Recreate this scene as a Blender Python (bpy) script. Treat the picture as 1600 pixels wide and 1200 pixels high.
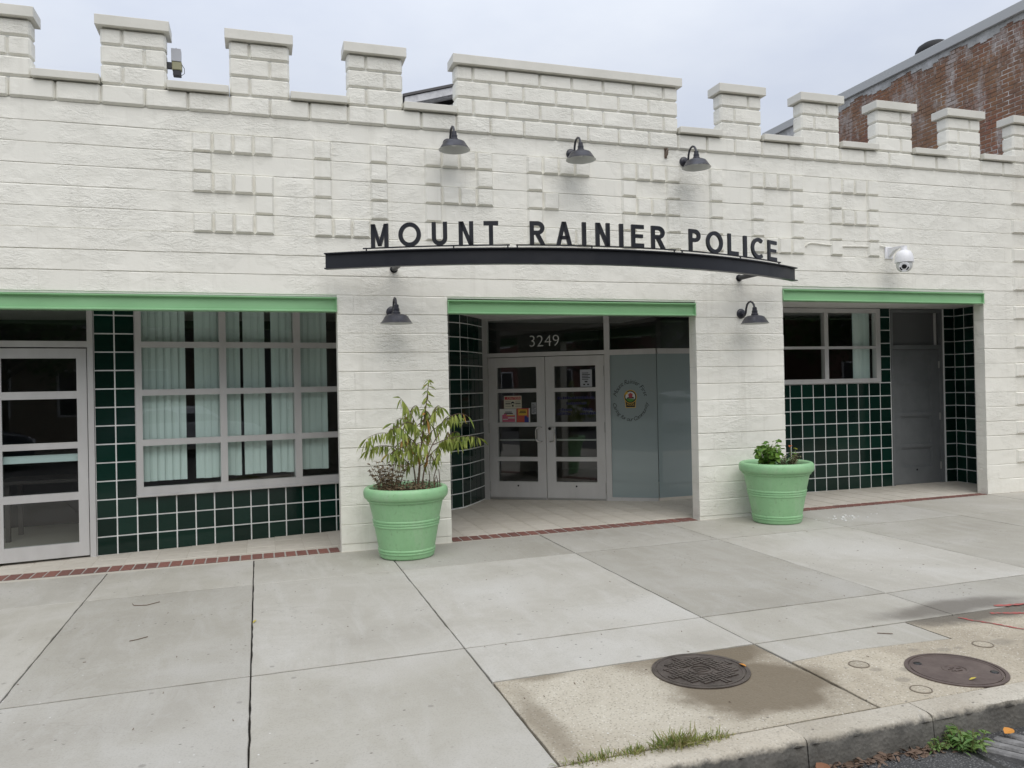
import bpy, bmesh, math, random
from mathutils import Vector, Matrix
random.seed(7)
for o in list(bpy.data.objects): bpy.data.objects.remove(o)
S = bpy.context.scene
C = S.collection

# ------------------------------------------------------------------ camera
CAM = Vector((2.200, -8.600, 1.712))
yaw, pitch, roll = 0.30803, 0.00368, -0.02003
fw = Vector((math.sin(yaw), math.cos(yaw), 0)); rt = Vector((math.cos(yaw), -math.sin(yaw), 0)); up = Vector((0, 0, 1))
f2 = fw*math.cos(pitch)+up*math.sin(pitch); u2 = -fw*math.sin(pitch)+up*math.cos(pitch)
r3 = rt*math.cos(roll)+u2*math.sin(roll); u3 = -rt*math.sin(roll)+u2*math.cos(roll)
cd = bpy.data.cameras.new('camera'); cam = bpy.data.objects.new('camera', cd); C.objects.link(cam)
M = Matrix((r3, u3, -f2)).transposed().to_4x4(); M.translation = CAM
cam.matrix_world = M
cd.sensor_width = 36; cd.lens = 1246/1600*36; cd.clip_end = 2000; cd.clip_start = .05
S.camera = cam

# ------------------------------------------------------------------ sky, sun, exposure
W = bpy.data.worlds.new('World'); S.world = W; W.use_nodes = True
nt = W.node_tree; nt.nodes.clear()
wo = nt.nodes.new('ShaderNodeOutputWorld'); bg = nt.nodes.new('ShaderNodeBackground'); bg.inputs['Strength'].default_value = .1
sky = nt.nodes.new('ShaderNodeTexSky'); sky.sky_type = 'NISHITA'; sky.sun_disc = False
SUN_EL, SUN_AZ = math.radians(54), math.radians(181)
sky.sun_elevation = SUN_EL; sky.sun_rotation = SUN_AZ
tc = nt.nodes.new('ShaderNodeTexCoord')
mp = nt.nodes.new('ShaderNodeMapping'); mp.inputs['Scale'].default_value = (1.6, 1.6, 3.6)
n1 = nt.nodes.new('ShaderNodeTexNoise'); n1.inputs['Scale'].default_value = 1.7; n1.inputs['Detail'].default_value = 5; n1.inputs['Roughness'].default_value = .55
cr = nt.nodes.new('ShaderNodeValToRGB')
cr.color_ramp.elements[0].position = .32; cr.color_ramp.elements[0].color = (6.1, 6.6, 7.7, 1)
cr.color_ramp.elements[1].position = .70; cr.color_ramp.elements[1].color = (7.5, 7.9, 8.6, 1)
mx = nt.nodes.new('ShaderNodeMix'); mx.data_type = 'RGBA'; mx.inputs[0].default_value = .93
nt.links.new(tc.outputs['Generated'], mp.inputs[0]); nt.links.new(mp.outputs[0], n1.inputs['Vector'])
nt.links.new(n1.outputs['Fac'], cr.inputs[0]); nt.links.new(sky.outputs[0], mx.inputs[6]); nt.links.new(cr.outputs[0], mx.inputs[7])
sxyz = nt.nodes.new('ShaderNodeSeparateXYZ'); nt.links.new(tc.outputs['Generated'], sxyz.inputs[0])
cl = nt.nodes.new('ShaderNodeClamp'); nt.links.new(sxyz.outputs['Z'], cl.inputs[0])
cie = nt.nodes.new('ShaderNodeMath'); cie.operation = 'MULTIPLY_ADD'; cie.inputs[1].default_value = 1.16; cie.inputs[2].default_value = .58   # CIE overcast sky: zenith three times the horizon
nt.links.new(cl.outputs[0], cie.inputs[0])
sc = nt.nodes.new('ShaderNodeVectorMath'); sc.operation = 'SCALE'; nt.links.new(mx.outputs[2], sc.inputs[0]); nt.links.new(cie.outputs[0], sc.inputs['Scale'])
nt.links.new(sc.outputs[0], bg.inputs['Color']); nt.links.new(bg.outputs[0], wo.inputs[0])
sl = bpy.data.lights.new('sun', 'SUN'); sl.energy = 1.5; sl.angle = math.radians(58); sl.color = (1, .95, .87)
so = bpy.data.objects.new('sun', sl); C.objects.link(so)
# direction towards the sun (Nishita azimuth is measured from +Y clockwise)
sd = Vector((math.sin(SUN_AZ)*math.cos(SUN_EL), math.cos(SUN_AZ)*math.cos(SUN_EL), math.sin(SUN_EL)))
so.rotation_euler = sd.to_track_quat('Z', 'Y').to_euler()
S.view_settings.view_transform = 'Standard'; S.view_settings.look = 'None'; S.view_settings.gamma = 1
S.view_settings.exposure = .17; S.view_settings.use_curve_mapping = False

# ------------------------------------------------------------------ material helpers
def mat(name, col, rough=.6, **k):
    m = bpy.data.materials.new(name); m.use_nodes = True
    b = m.node_tree.nodes['Principled BSDF']
    b.inputs['Base Color'].default_value = (*col, 1); b.inputs['Roughness'].default_value = rough
    for a, v in k.items(): b.inputs[a.replace('_', ' ')].default_value = v
    return m
class NT:
    """tiny node-tree writer"""
    def __init__(s, m): s.m = m; s.t = m.node_tree; s.b = s.t.nodes['Principled BSDF']; s.tc = s.t.nodes.new('ShaderNodeTexCoord')
    def pos(s, scale=(1, 1, 1), kind='Object', loc=(0, 0, 0)):
        mp = s.t.nodes.new('ShaderNodeMapping'); mp.inputs['Scale'].default_value = scale; mp.inputs['Location'].default_value = loc
        s.t.links.new(s.tc.outputs[kind], mp.inputs[0]); return mp.outputs[0]
    def wpos(s, scale=(1, 1, 1), loc=(0, 0, 0)):
        g_ = s.t.nodes.new('ShaderNodeNewGeometry'); mp = s.t.nodes.new('ShaderNodeMapping'); mp.inputs['Scale'].default_value = scale; mp.inputs['Location'].default_value = loc
        s.t.links.new(g_.outputs['Position'], mp.inputs[0]); return mp.outputs[0]
    def noise(s, scale, detail=4, rough=.55, vec=None, dist=0):
        n = s.t.nodes.new('ShaderNodeTexNoise'); n.inputs['Scale'].default_value = scale; n.inputs['Detail'].default_value = detail
        n.inputs['Roughness'].default_value = rough; n.inputs['Distortion'].default_value = dist
        s.t.links.new(vec if vec else s.pos(), n.inputs['Vector']); return n.outputs['Fac']
    def voro(s, scale, vec=None, feature='F1'):
        n = s.t.nodes.new('ShaderNodeTexVoronoi'); n.inputs['Scale'].default_value = scale; n.feature = feature
        s.t.links.new(vec if vec else s.pos(), n.inputs['Vector']); return n.outputs['Distance']
    def ramp(s, fac, stops):
        r = s.t.nodes.new('ShaderNodeValToRGB'); e = r.color_ramp.elements
        while len(e) < len(stops): e.new(.5)
        for el, (p, c) in zip(e, stops):
            el.position = p; el.color = (c, c, c, 1) if isinstance(c, (int, float)) else (*c, 1)
        s.t.links.new(fac, r.inputs[0]); return r.outputs[0]
    def mix(s, fac, a, b, mode='MIX'):
        n = s.t.nodes.new('ShaderNodeMix'); n.data_type = 'RGBA'; n.blend_type = mode
        for i, v in ((0, fac), (6, a), (7, b)):
            if isinstance(v, (int, float)): n.inputs[i].default_value = v if i == 0 else (v, v, v, 1)
            elif isinstance(v, tuple): n.inputs[i].default_value = (*v, 1)
            else: s.t.links.new(v, n.inputs[i])
        return n.outputs[2]
    def math(s, op, a, b=0, c=0):
        n = s.t.nodes.new('ShaderNodeMath'); n.operation = op
        for i, v in enumerate((a, b, c)):
            if isinstance(v, (int, float)): n.inputs[i].default_value = v
            else: s.t.links.new(v, n.inputs[i])
        return n.outputs[0]
    def rnd(s):
        n = s.t.nodes.new('ShaderNodeObjectInfo'); return n.outputs['Random']
    def disc(s, x, y, r0, r1, sx=1, sy=1):
        """1 inside radius r0 around (x,y), 0 outside r1, ragged"""
        n = s.t.nodes.new('ShaderNodeVectorMath'); n.operation = 'LENGTH'
        s.t.links.new(s.pos((1/sx, 1/sy, 0), 'Object', (-x/sx, -y/sy, 0)), n.inputs[0])
        d = s.math('ADD', n.outputs['Value'], s.math('MULTIPLY', s.math('SUBTRACT', s.noise(3.5, 5), .5), r1*.9))
        mr = s.t.nodes.new('ShaderNodeMapRange'); mr.inputs['From Min'].default_value = r0; mr.inputs['From Max'].default_value = r1
        mr.inputs['To Min'].default_value = 1; mr.inputs['To Max'].default_value = 0; mr.interpolation_type = 'SMOOTHSTEP'
        s.t.links.new(d, mr.inputs['Value']); return mr.outputs[0]
    def col(s, v): s.t.links.new(v, s.b.inputs['Base Color'])
    def rough(s, v): s.t.links.new(v, s.b.inputs['Roughness'])
    def bump(s, h, strength=.4, dist=.01):
        b = s.t.nodes.new('ShaderNodeBump'); b.inputs['Strength'].default_value = strength; b.inputs['Distance'].default_value = dist
        s.t.links.new(h, b.inputs['Height']); s.t.links.new(b.outputs[0], s.b.inputs['Normal'])

# painted masonry: cream white, rough trowelled face under thick paint
PAINT = mat('painted_block', (.83, .815, .745), .62)
n = NT(PAINT)
v = n.pos((1, 1, 2.2))
a = n.noise(5, 6, .6, v, .6); b = n.noise(20, 5, .6, v, .9); c_ = n.noise(90, 3, .6)
pit = n.ramp(n.voro(38, n.pos((1, 1, 1.6))), [(.02, 0), (.10, 1)])
pm = n.ramp(n.noise(3, 3), [(.56, 0), (.64, 1)])
pit = n.mix(pm, 1.0, pit)
rm = n.ramp(n.noise(1.6, 3), [(.40, .10), (.62, 1)])
h = n.math('MULTIPLY', n.math('ADD', n.math('MULTIPLY', a, .5), n.math('ADD', n.math('MULTIPLY', b, .55), n.math('MULTIPLY', c_, .12))), rm)
h = n.math('ADD', h, n.math('MULTIPLY', pit, .10))
n.bump(h, .75, .03)
d = n.ramp(n.noise(.9, 5), [(.3, (.805, .79, .72)), (.7, (.86, .843, .77))])
n.col(n.mix(n.ramp(n.noise(2.2, 8, .7, n.pos((2.6, 1, .22))), [(.54, 0.0), (.78, .60)]), n.mix(n.math('MULTIPLY', n.rnd(), .5), d, (.785, .77, .70)), (.62, .60, .53)))
CAPM = mat('painted_coping', (.70, .68, .61), .5); n = NT(CAPM); n.bump(n.noise(30, 4), .12, .01)
n.col(n.ramp(n.noise(2.5, 6, .65), [(.35, (.65, .635, .57)), (.68, (.74, .72, .655))]))
MORT = mat('mortar_paint', (.66, .655, .61), .8); n = NT(MORT); n.bump(n.noise(60, 4), .4, .01)
GREEN = mat('green_steel_paint', (.24, .48, .235), .42); n = NT(GREEN)
n.col(n.ramp(n.noise(3, 6, .65, n.pos((.4, 1, 1))), [(.3, (.245, .465, .245)), (.7, (.30, .545, .30))])); n.bump(n.noise(20, 3), .08, .005)
ALU = mat('brushed_aluminium', (.56, .555, .55), .40, Metallic=.25); n = NT(ALU)
n.col(n.ramp(n.noise(4, 5, .6, n.pos((1, 1, .3))), [(.3, (.53, .525, .52)), (.7, (.62, .615, .61))]))
TILE = mat('dark_green_glazed_tile', (.003, .016, .012), .10, Specular_IOR_Level=.32); n = NT(TILE)
n.col(n.mix(n.rnd(), (.002, .014, .010), (.0048, .028, .020))); n.bump(n.noise(9, 2), .05, .01)
GROUT = mat('white_grout', (.62, .63, .62), .8); n = NT(GROUT); n.col(n.ramp(n.noise(12, 4), [(.3, (.70, .71, .70)), (.7, (.84, .85, .84))]))
BLACK = mat('black_powder_coat', (.012, .013, .018), .38); n = NT(BLACK); n.rough(n.ramp(n.noise(6, 4), [(.3, .3), (.7, .46)]))
LAMPB = mat('lamp_black_enamel', (.030, .030, .040), .33)
LAMPW = mat('lamp_inner_enamel', (.55, .56, .55), .4)
WHITE = mat('white_plastic', (.80, .80, .82), .3)
DARK = mat('dark_plastic', (.015, .015, .017), .25)
STEEL = mat('dull_steel', (.42, .42, .41), .35, Metallic=.8)
RUST = mat('rusty_steel', (.16, .12, .09), .7, Metallic=.3)
ROOM = mat('room_paint', (.13, .14, .14), .85); ROOMF = mat('room_carpet', (.022, .022, .025), .95)
SOFF = mat('soffit_paint', (.52, .52, .51), .7); n = NT(SOFF); n.col(n.ramp(n.noise(3, 5), [(.3, (.62, .62, .60)), (.7, (.72, .72, .70))]))
BLIND = mat('blind_vinyl', (.62, .72, .69), .6)
DOORG = mat('grey_door_paint', (.10, .108, .112), .42); n = NT(DOORG)
n.col(n.ramp(n.noise(5, 6, .65), [(.3, (.135, .145, .15)), (.7, (.17, .18, .185))])); n.rough(n.ramp(n.noise(8, 4), [(.3, .34), (.7, .52)]))
PLANTER = mat('green_planter_resin', (.26, .52, .27), .42); n = NT(PLANTER)
pc_ = n.ramp(n.noise(5, 6, .65), [(.3, (.25, .475, .245)), (.7, (.295, .535, .285))])
pc_ = n.mix(n.ramp(n.noise(9, 8, .8, n.pos((1, 1, .25))), [(.50, 0), (.74, .6)]), pc_, (.37, .50, .34))       # water marks
pc_ = n.mix(n.ramp(n.noise(22, 6, .8, n.pos((1, 1, 1), 'Object', (5, 0, 0))), [(.56, 0), (.70, .6)]), pc_, (.17, .25, .14))   # scuffs
n.col(pc_); n.rough(n.ramp(n.noise(7, 5), [(.3, .36), (.7, .6)])); n.bump(n.noise(35, 3), .10, .006)
SOIL = mat('potting_soil', (.05, .035, .025), .95); n = NT(SOIL); n.bump(n.noise(60, 5), .9, .03); n.col(n.ramp(n.noise(40, 4), [(.35, (.03, .022, .015)), (.7, (.10, .075, .05))]))

def glass(name, tint, ior=1.5, coat=(1, 1, 1)):
    m = bpy.data.materials.new(name); m.use_nodes = True; t = m.node_tree; t.nodes.clear()
    o = t.nodes.new('ShaderNodeOutputMaterial'); mx = t.nodes.new('ShaderNodeMixShader')
    tr = t.nodes.new('ShaderNodeBsdfTransparent'); tr.inputs[0].default_value = (*tint, 1)
    gl = t.nodes.new('ShaderNodeBsdfGlossy'); gl.inputs['Roughness'].default_value = .008; gl.inputs[0].default_value = (*coat, 1)
    fr = t.nodes.new('ShaderNodeFresnel')
    ge = t.nodes.new('ShaderNodeNewGeometry'); e1 = t.nodes.new('ShaderNodeMath'); e1.operation = 'MULTIPLY_ADD'; e1.inputs[1].default_value = -2; e1.inputs[2].default_value = 1
    pw = t.nodes.new('ShaderNodeMath'); pw.operation = 'POWER'; pw.inputs[0].default_value = ior      # a thin sheet reflects alike from both sides
    t.links.new(ge.outputs['Backfacing'], e1.inputs[0]); t.links.new(e1.outputs[0], pw.inputs[1]); t.links.new(pw.outputs[0], fr.inputs[0])
    nz = t.nodes.new('ShaderNodeTexNoise'); nz.inputs['Scale'].default_value = 1.3; nz.inputs['Detail'].default_value = 1
    bp = t.nodes.new('ShaderNodeBump'); bp.inputs['Strength'].default_value = .04; bp.inputs['Distance'].default_value = .02
    tcn = t.nodes.new('ShaderNodeTexCoord'); t.links.new(tcn.outputs['Object'], nz.inputs['Vector']); t.links.new(nz.outputs['Fac'], bp.inputs['Height']); t.links.new(bp.outputs[0], gl.inputs['Normal'])
    t.links.new(fr.outputs[0], mx.inputs[0]); t.links.new(tr.outputs[0], mx.inputs[1]); t.links.new(gl.outputs[0], mx.inputs[2]); t.links.new(mx.outputs[0], o.inputs[0])
    return m
GLASS = glass('window_glass', (.93, .98, .965), 1.75)
FROST = mat('frosted_film_glass', (.265, .33, .335), .30); NT(FROST)
FROST.node_tree.nodes['Principled BSDF'].inputs['Coat Weight'].default_value = 1
FROST.node_tree.nodes['Principled BSDF'].inputs['Coat Roughness'].default_value = .02

# ------------------------------------------------------------------ mesh helpers
class MB:
    def __init__(s): s.v = []; s.f = []; s.mi = []
    def poly(s, pts, mi=0): i = len(s.v); s.v += [tuple(p) for p in pts]; s.f.append(tuple(range(i, i+len(pts)))); s.mi.append(mi)
    def raw(s, vs, fs, mi=0):
        i = len(s.v); s.v += [tuple(p) for p in vs]; s.f += [tuple(j+i for j in f) for f in fs]; s.mi += [mi]*len(fs)
    def box(s, x0, x1, y0, y1, z0, z1, fn=None, mi=0):
        vs = [(x, y, z) for x in (x0, x1) for y in (y0, y1) for z in (z0, z1)]
        if fn: vs = [fn(*p) for p in vs]
        s.raw(vs, [(0, 1, 3, 2), (4, 6, 7, 5), (0, 4, 5, 1), (2, 3, 7, 6), (0, 2, 6, 4), (1, 5, 7, 3)], mi)
    def frustum(s, x0, x1, y0, y1, z0, z1, b, bx=None, bt=None):
        """raised face at y0 (front), base at y1, front inset by b"""
        bx = bx or b; bt = bt or b; q = lambda: random.uniform(-.0022, .0022)
        vs = [(x0, y1, z0), (x1, y1, z0), (x1, y1, z1), (x0, y1, z1), (x0+bx+q(), y0+q(), z0+b+q()), (x1-bx+q(), y0+q(), z0+b+q()), (x1-bx+q(), y0+q(), z1-bt+q()), (x0+bx+q(), y0+q(), z1-bt+q())]
        s.raw(vs, [(4, 5, 6, 7), (0, 1, 5, 4), (1, 2, 6, 5), (2, 3, 7, 6), (3, 0, 4, 7)])
    def tube(s, pts, rad, n=8, cap=True, mi=0):
        pts = [Vector(p) for p in pts]; rads = rad if isinstance(rad, (list, tuple)) else [rad]*len(pts)
        t0 = (pts[1]-pts[0]).normalized(); a = t0.orthogonal().normalized(); rings = []
        for i, p in enumerate(pts):
            t = (pts[min(i+1, len(pts)-1)]-pts[max(i-1, 0)]).normalized()
            a = (a-t*a.dot(t)).normalized(); b = t.cross(a)
            rings.append([p+(a*math.cos(2*math.pi*k/n)+b*math.sin(2*math.pi*k/n))*rads[i] for k in range(n)])
        i0 = len(s.v)
        for r in rings: s.v += [tuple(q) for q in r]
        for i in range(len(rings)-1):
            for k in range(n):
                s.f.append((i0+i*n+k, i0+i*n+(k+1) % n, i0+(i+1)*n+(k+1) % n, i0+(i+1)*n+k)); s.mi.append(mi)
        if cap:
            s.f.append(tuple(i0+k for k in range(n))[::-1]); s.f.append(tuple(i0+(len(rings)-1)*n+k for k in range(n))); s.mi += [mi, mi]
    def lathe(s, prof, n=32, c=(0, 0, 0), mi=0, ax=None):
        """prof: (r, h) along axis z (or ax: function mapping (x,y,h))"""
        i0 = len(s.v)
        for r, h in prof:
            for k in range(n):
                p = (r*math.cos(2*math.pi*k/n), r*math.sin(2*math.pi*k/n), h)
                p = ax(*p) if ax else (p[0]+c[0], p[1]+c[1], p[2]+c[2]); s.v.append(tuple(p))
        for i in range(len(prof)-1):
            for k in range(n):
                s.f.append((i0+i*n+k, i0+i*n+(k+1) % n, i0+(i+1)*n+(k+1) % n, i0+(i+1)*n+k)); s.mi.append(mi)
    def build(s, name, m, parent=None, smooth=False, bevel=0, clean=True):
        me = bpy.data.meshes.new(name); me.from_pydata(s.v, [], s.f)
        ms = m if isinstance(m, (list, tuple)) else [m]
        for x in ms: me.materials.append(x)
        if len(ms) > 1: me.polygons.foreach_set('material_index', s.mi)
        if clean or bevel:
            bm = bmesh.new(); bm.from_mesh(me)
            if clean: bmesh.ops.recalc_face_normals(bm, faces=bm.faces)
            if bevel: bmesh.ops.bevel(bm, geom=list(bm.edges), offset=bevel, segments=1, affect='EDGES', profile=.5)
            bm.to_mesh(me); bm.free()
        if smooth:
            me.polygons.foreach_set('use_smooth', [True]*len(me.polygons))
            if smooth is not True:
                try: me.set_sharp_from_angle(angle=math.radians(smooth))
                except Exception: pass
        o = bpy.data.objects.new(name, me); C.objects.link(o)
        if parent: o.parent = parent
        return o
def tag(o, label=None, cat=None, group=None, kind=None):
    if label: o['label'] = label
    if cat: o['category'] = cat
    if group: o['group'] = group
    if kind: o['kind'] = kind
    return o
def empty(name, loc=(0, 0, 0)):
    o = bpy.data.objects.new(name, None); o.location = loc; C.objects.link(o); o.empty_display_size = .1; return o
def child_of(o, p):                      # parent a world-space mesh under an empty that is not at the origin
    o.parent = p; o.matrix_parent_inverse = Matrix.Translation(-Vector(p.location)); return o
def inst(src_mesh, name, parent, mw):
    o = bpy.data.objects.new(name, src_mesh); C.objects.link(o); o.parent = parent; o.matrix_local = mw; return o
def text_mb(txt, size, fn, mb=None, mi=0, shear=0, align='LEFT', off=0):
    """outline letters from the built-in font; fn maps (u, v) to a point"""
    cu = bpy.data.curves.new('t', 'FONT'); cu.body = txt; cu.size = size; cu.shear = shear; cu.align_x = align; cu.resolution_u = 3; cu.offset = off
    ob = bpy.data.objects.new('t', cu); C.objects.link(ob)
    me = bpy.data.meshes.new_from_object(ob)
    mb = mb or MB(); mb.raw([fn(v.co.x, v.co.y) for v in me.vertices], [tuple(p.vertices) for p in me.polygons], mi)
    bpy.data.objects.remove(ob); bpy.data.curves.remove(cu); bpy.data.meshes.remove(me)
    return mb
def gz(x): return .009*(x-3)             # the street climbs gently to the right

# ------------------------------------------------------------------ ground, road, kerb, pavement
ASPH = mat('asphalt', (.08, .08, .08), .85); n = NT(ASPH)
n.col(n.mix(n.ramp(n.voro(75), [(.15, 1), (.40, 0)]), n.ramp(n.noise(2, 5), [(.3, (.062, .061, .060)), (.7, (.10, .098, .095))]), (.24, .235, .225)))
n.bump(n.math('ADD', n.noise(120, 3), n.voro(75)), .9, .018)
def concrete(name, base, light, dark, agg=.0, seedloc=0, streak=True):
    m = mat(name, base, .82); n = NT(m); p = n.pos((1, 1, 1), 'Object', (seedloc, seedloc*.7, 0))
    big = n.noise(.75, 6, .6, p, .5)
    c = n.ramp(big, [(.30, dark), (.5, base), (.70, light)])
    st = n.ramp(n.noise(2.1, 5, .65, n.pos((2.6, .55, 1), 'Object', (seedloc, 0, 0)), .7), [(.48, 0), (.72, .62 if streak else .1)])
    c = n.mix(st, c, light)
    blot = n.ramp(n.noise(3.1, 6, .7, p), [(.56, 0), (.76, .5)])
    c = n.mix(blot, c, dark)
    gr = n.noise(95, 5, .75)
    c = n.mix(n.ramp(gr, [(.30, .55), (.50, 0)]), c, tuple(x*.62 for x in base))
    sp = n.ramp(n.voro(13, n.pos((1, 1.3, 1), 'Object', (seedloc*3, 5, 0))), [(.07, .85), (.13, 0)])
    sp = n.math('MULTIPLY', sp, n.ramp(n.noise(1.3, 2), [(.50, 0), (.60, 1)]))
    c = n.mix(sp, c, (.09, .08, .07))
    wp = n.ramp(n.voro(9, n.pos((1.2, 1, 1), 'Object', (9, seedloc*3, 0))), [(.035, .9), (.06, 0)])
    wp = n.math('MULTIPLY', wp, n.ramp(n.noise(1.1, 2, .5, n.pos((1, 1, 1), 'Object', (4, 4, 0))), [(.52, 0), (.58, 1)]))
    c = n.mix(wp, c, (.68, .68, .66))
    gum = n.math('MULTIPLY', n.ramp(n.voro(4.2, n.pos((1, 1, 1), 'Object', (seedloc, 2, 0))), [(.055, .5), (.085, 0)]), n.ramp(n.noise(1.9, 2, .5, n.pos((1, 1, 1), 'Object', (8, 1, 0))), [(.50, 0), (.56, 1)]))
    c = n.mix(gum, c, (.17, .16, .14))
    c = n.mix(n.ramp(n.noise(7, 6, .7, n.pos((1, 1, 1), 'Object', (2, seedloc, 0))), [(.52, 0), (.72, .30)]), c, light)
    tone = n.t.nodes.new('ShaderNodeVectorMath'); tone.operation = 'SCALE'; n.t.links.new(c, tone.inputs[0]); n.t.links.new(n.math('MULTIPLY_ADD', n.rnd(), .17, .90), tone.inputs['Scale']); c = tone.outputs[0]
    wv = n.t.nodes.new('ShaderNodeVectorMath'); wv.operation = 'ADD'; n.t.links.new(n.pos((1, 1, 0), 'Object', (seedloc, 1.7, 0)), wv.inputs[0])
    nv = n.t.nodes.new('ShaderNodeTexNoise'); nv.inputs['Scale'].default_value = 3.5; nv.inputs['Detail'].default_value = 6; n.t.links.new(n.pos(), nv.inputs['Vector'])
    sv = n.t.nodes.new('ShaderNodeVectorMath'); sv.operation = 'SCALE'; sv.inputs['Scale'].default_value = .35; n.t.links.new(nv.outputs['Color'], sv.inputs[0]); n.t.links.new(sv.outputs[0], wv.inputs[1])
    crk = n.math('MULTIPLY', n.ramp(n.voro(.55, wv.outputs[0], 'DISTANCE_TO_EDGE'), [(.0012, .16), (.0028, 0)]), n.ramp(n.noise(.8, 2, .5, n.pos((1, 1, 1), 'Object', (6, 3, 0))), [(.54, 0), (.58, 1)]))
    c = n.mix(crk, c, (.10, .09, .075))
    h = n.math('ADD', n.math('MULTIPLY', gr, .35), n.math('MULTIPLY', n.noise(14, 5), .5))
    if agg:
        ag = n.voro(52, p)
        c = n.mix(n.ramp(ag, [(.10, agg), (.34, 0)]), c, tuple(x*.50 for x in base))
        c = n.mix(n.ramp(n.voro(44, n.pos((1, 1, 1), 'Object', (3, 1, 0))), [(.08, agg*.8), (.25, 0)]), c, (.70, .67, .60))
        h = n.math('ADD', h, n.math('MULTIPLY', ag, .6))
    n.col(c); n.bump(h, .45 if not agg else .7, .008)
    return m, n, c
CONC1, nA, cA = concrete('pavement_concrete', (.385, .364, .312), (.455, .436, .395), (.335, .314, .266))
CONC2, nB, cB = concrete('pavement_concrete_pale', (.41, .389, .34), (.485, .469, .43), (.355, .334, .288), 0, 3.3)
# dark run-off stain that crosses the slabs by the red paint, and wash marks of lighter cement
for nX, cX in ((nA, cA), (nB, cB)):
    s1 = nX.math('MULTIPLY', nX.disc(7.0, -4.0, .22, .62, 1.5, .34), .80)
    s2 = nX.math('MULTIPLY', nX.disc(2.75, -3.2, .2, .75, 1.2, .4), .0)
    c2 = nX.mix(s1, cX, (.13, .115, .095))
    nX.col(c2)
OLDC, nO, cO = concrete('old_exposed_concrete', (.42, .37, .285), (.56, .515, .42), (.30, .255, .19), .85, 7.1, False)
wet = nO.math('MAXIMUM', nO.math('MULTIPLY', nO.disc(4.80, -4.76, .36, .60, 1.0, .72), .88), nO.math('MULTIPLY', nO.disc(4.80, -4.22, .22, .48, 1.3, .62), .92))
wet = nO.math('MAXIMUM', wet, nO.math('MULTIPLY', nO.disc(3.55, -4.75, .05, .20, .6, 3.6), .55))
wet = nO.math('MAXIMUM', wet, nO.math('MULTIPLY', nO.disc(3.75, -4.17, .05, .20, 1.3, .5), .6))
wet2 = nO.math('MULTIPLY', nO.disc(7.05, -4.16, .28, .62, 1.7, .36), .88)
co = nO.mix(wet, cO, (.150, .118, .076)); co = nO.mix(wet2, co, (.11, .095, .075))
for px, py, r in ((6.05, -4.62, .05), (6.22, -4.68, .055), (6.33, -4.69, .045), (6.66, -4.70, .11), (6.85, -4.80, .10), (5.60, -4.80, .05), (5.76, -4.86, .06), (5.88, -4.90, .055), (5.62, -4.98, .05)):
    co = nO.mix(nO.math('MULTIPLY', nO.disc(px, py, r*.5, r*1.1, 1, .7), .55), co, (.22, .195, .155))
nO.col(co)
KERB, nK, cK = concrete('kerb_concrete', (.42, .375, .30), (.54, .50, .42), (.31, .27, .21), .5, 11.0, False)
geo = nK.t.nodes.new('ShaderNodeNewGeometry'); sx = nK.t.nodes.new('ShaderNodeSeparateXYZ'); nK.t.links.new(nK.pos(), sx.inputs[0])
zz = nK.math('ADD', nK.math('SUBTRACT', sx.outputs['Z'], nK.math('MULTIPLY', nK.math('SUBTRACT', sx.outputs['X'], 3), .009)), nK.math('MULTIPLY', nK.math('SUBTRACT', nK.noise(16, 5, .7), .5), .06))
face = nK.ramp(nK.math('MULTIPLY_ADD', zz, 10, 1), [(.66, 1), (.92, 0)])
nK.col(nK.mix(face, cK, nK.ramp(nK.noise(8, 6, .7), [(.3, (.075, .072, .064)), (.7, (.175, .165, .145))])))      # road grime on the kerb face

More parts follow.
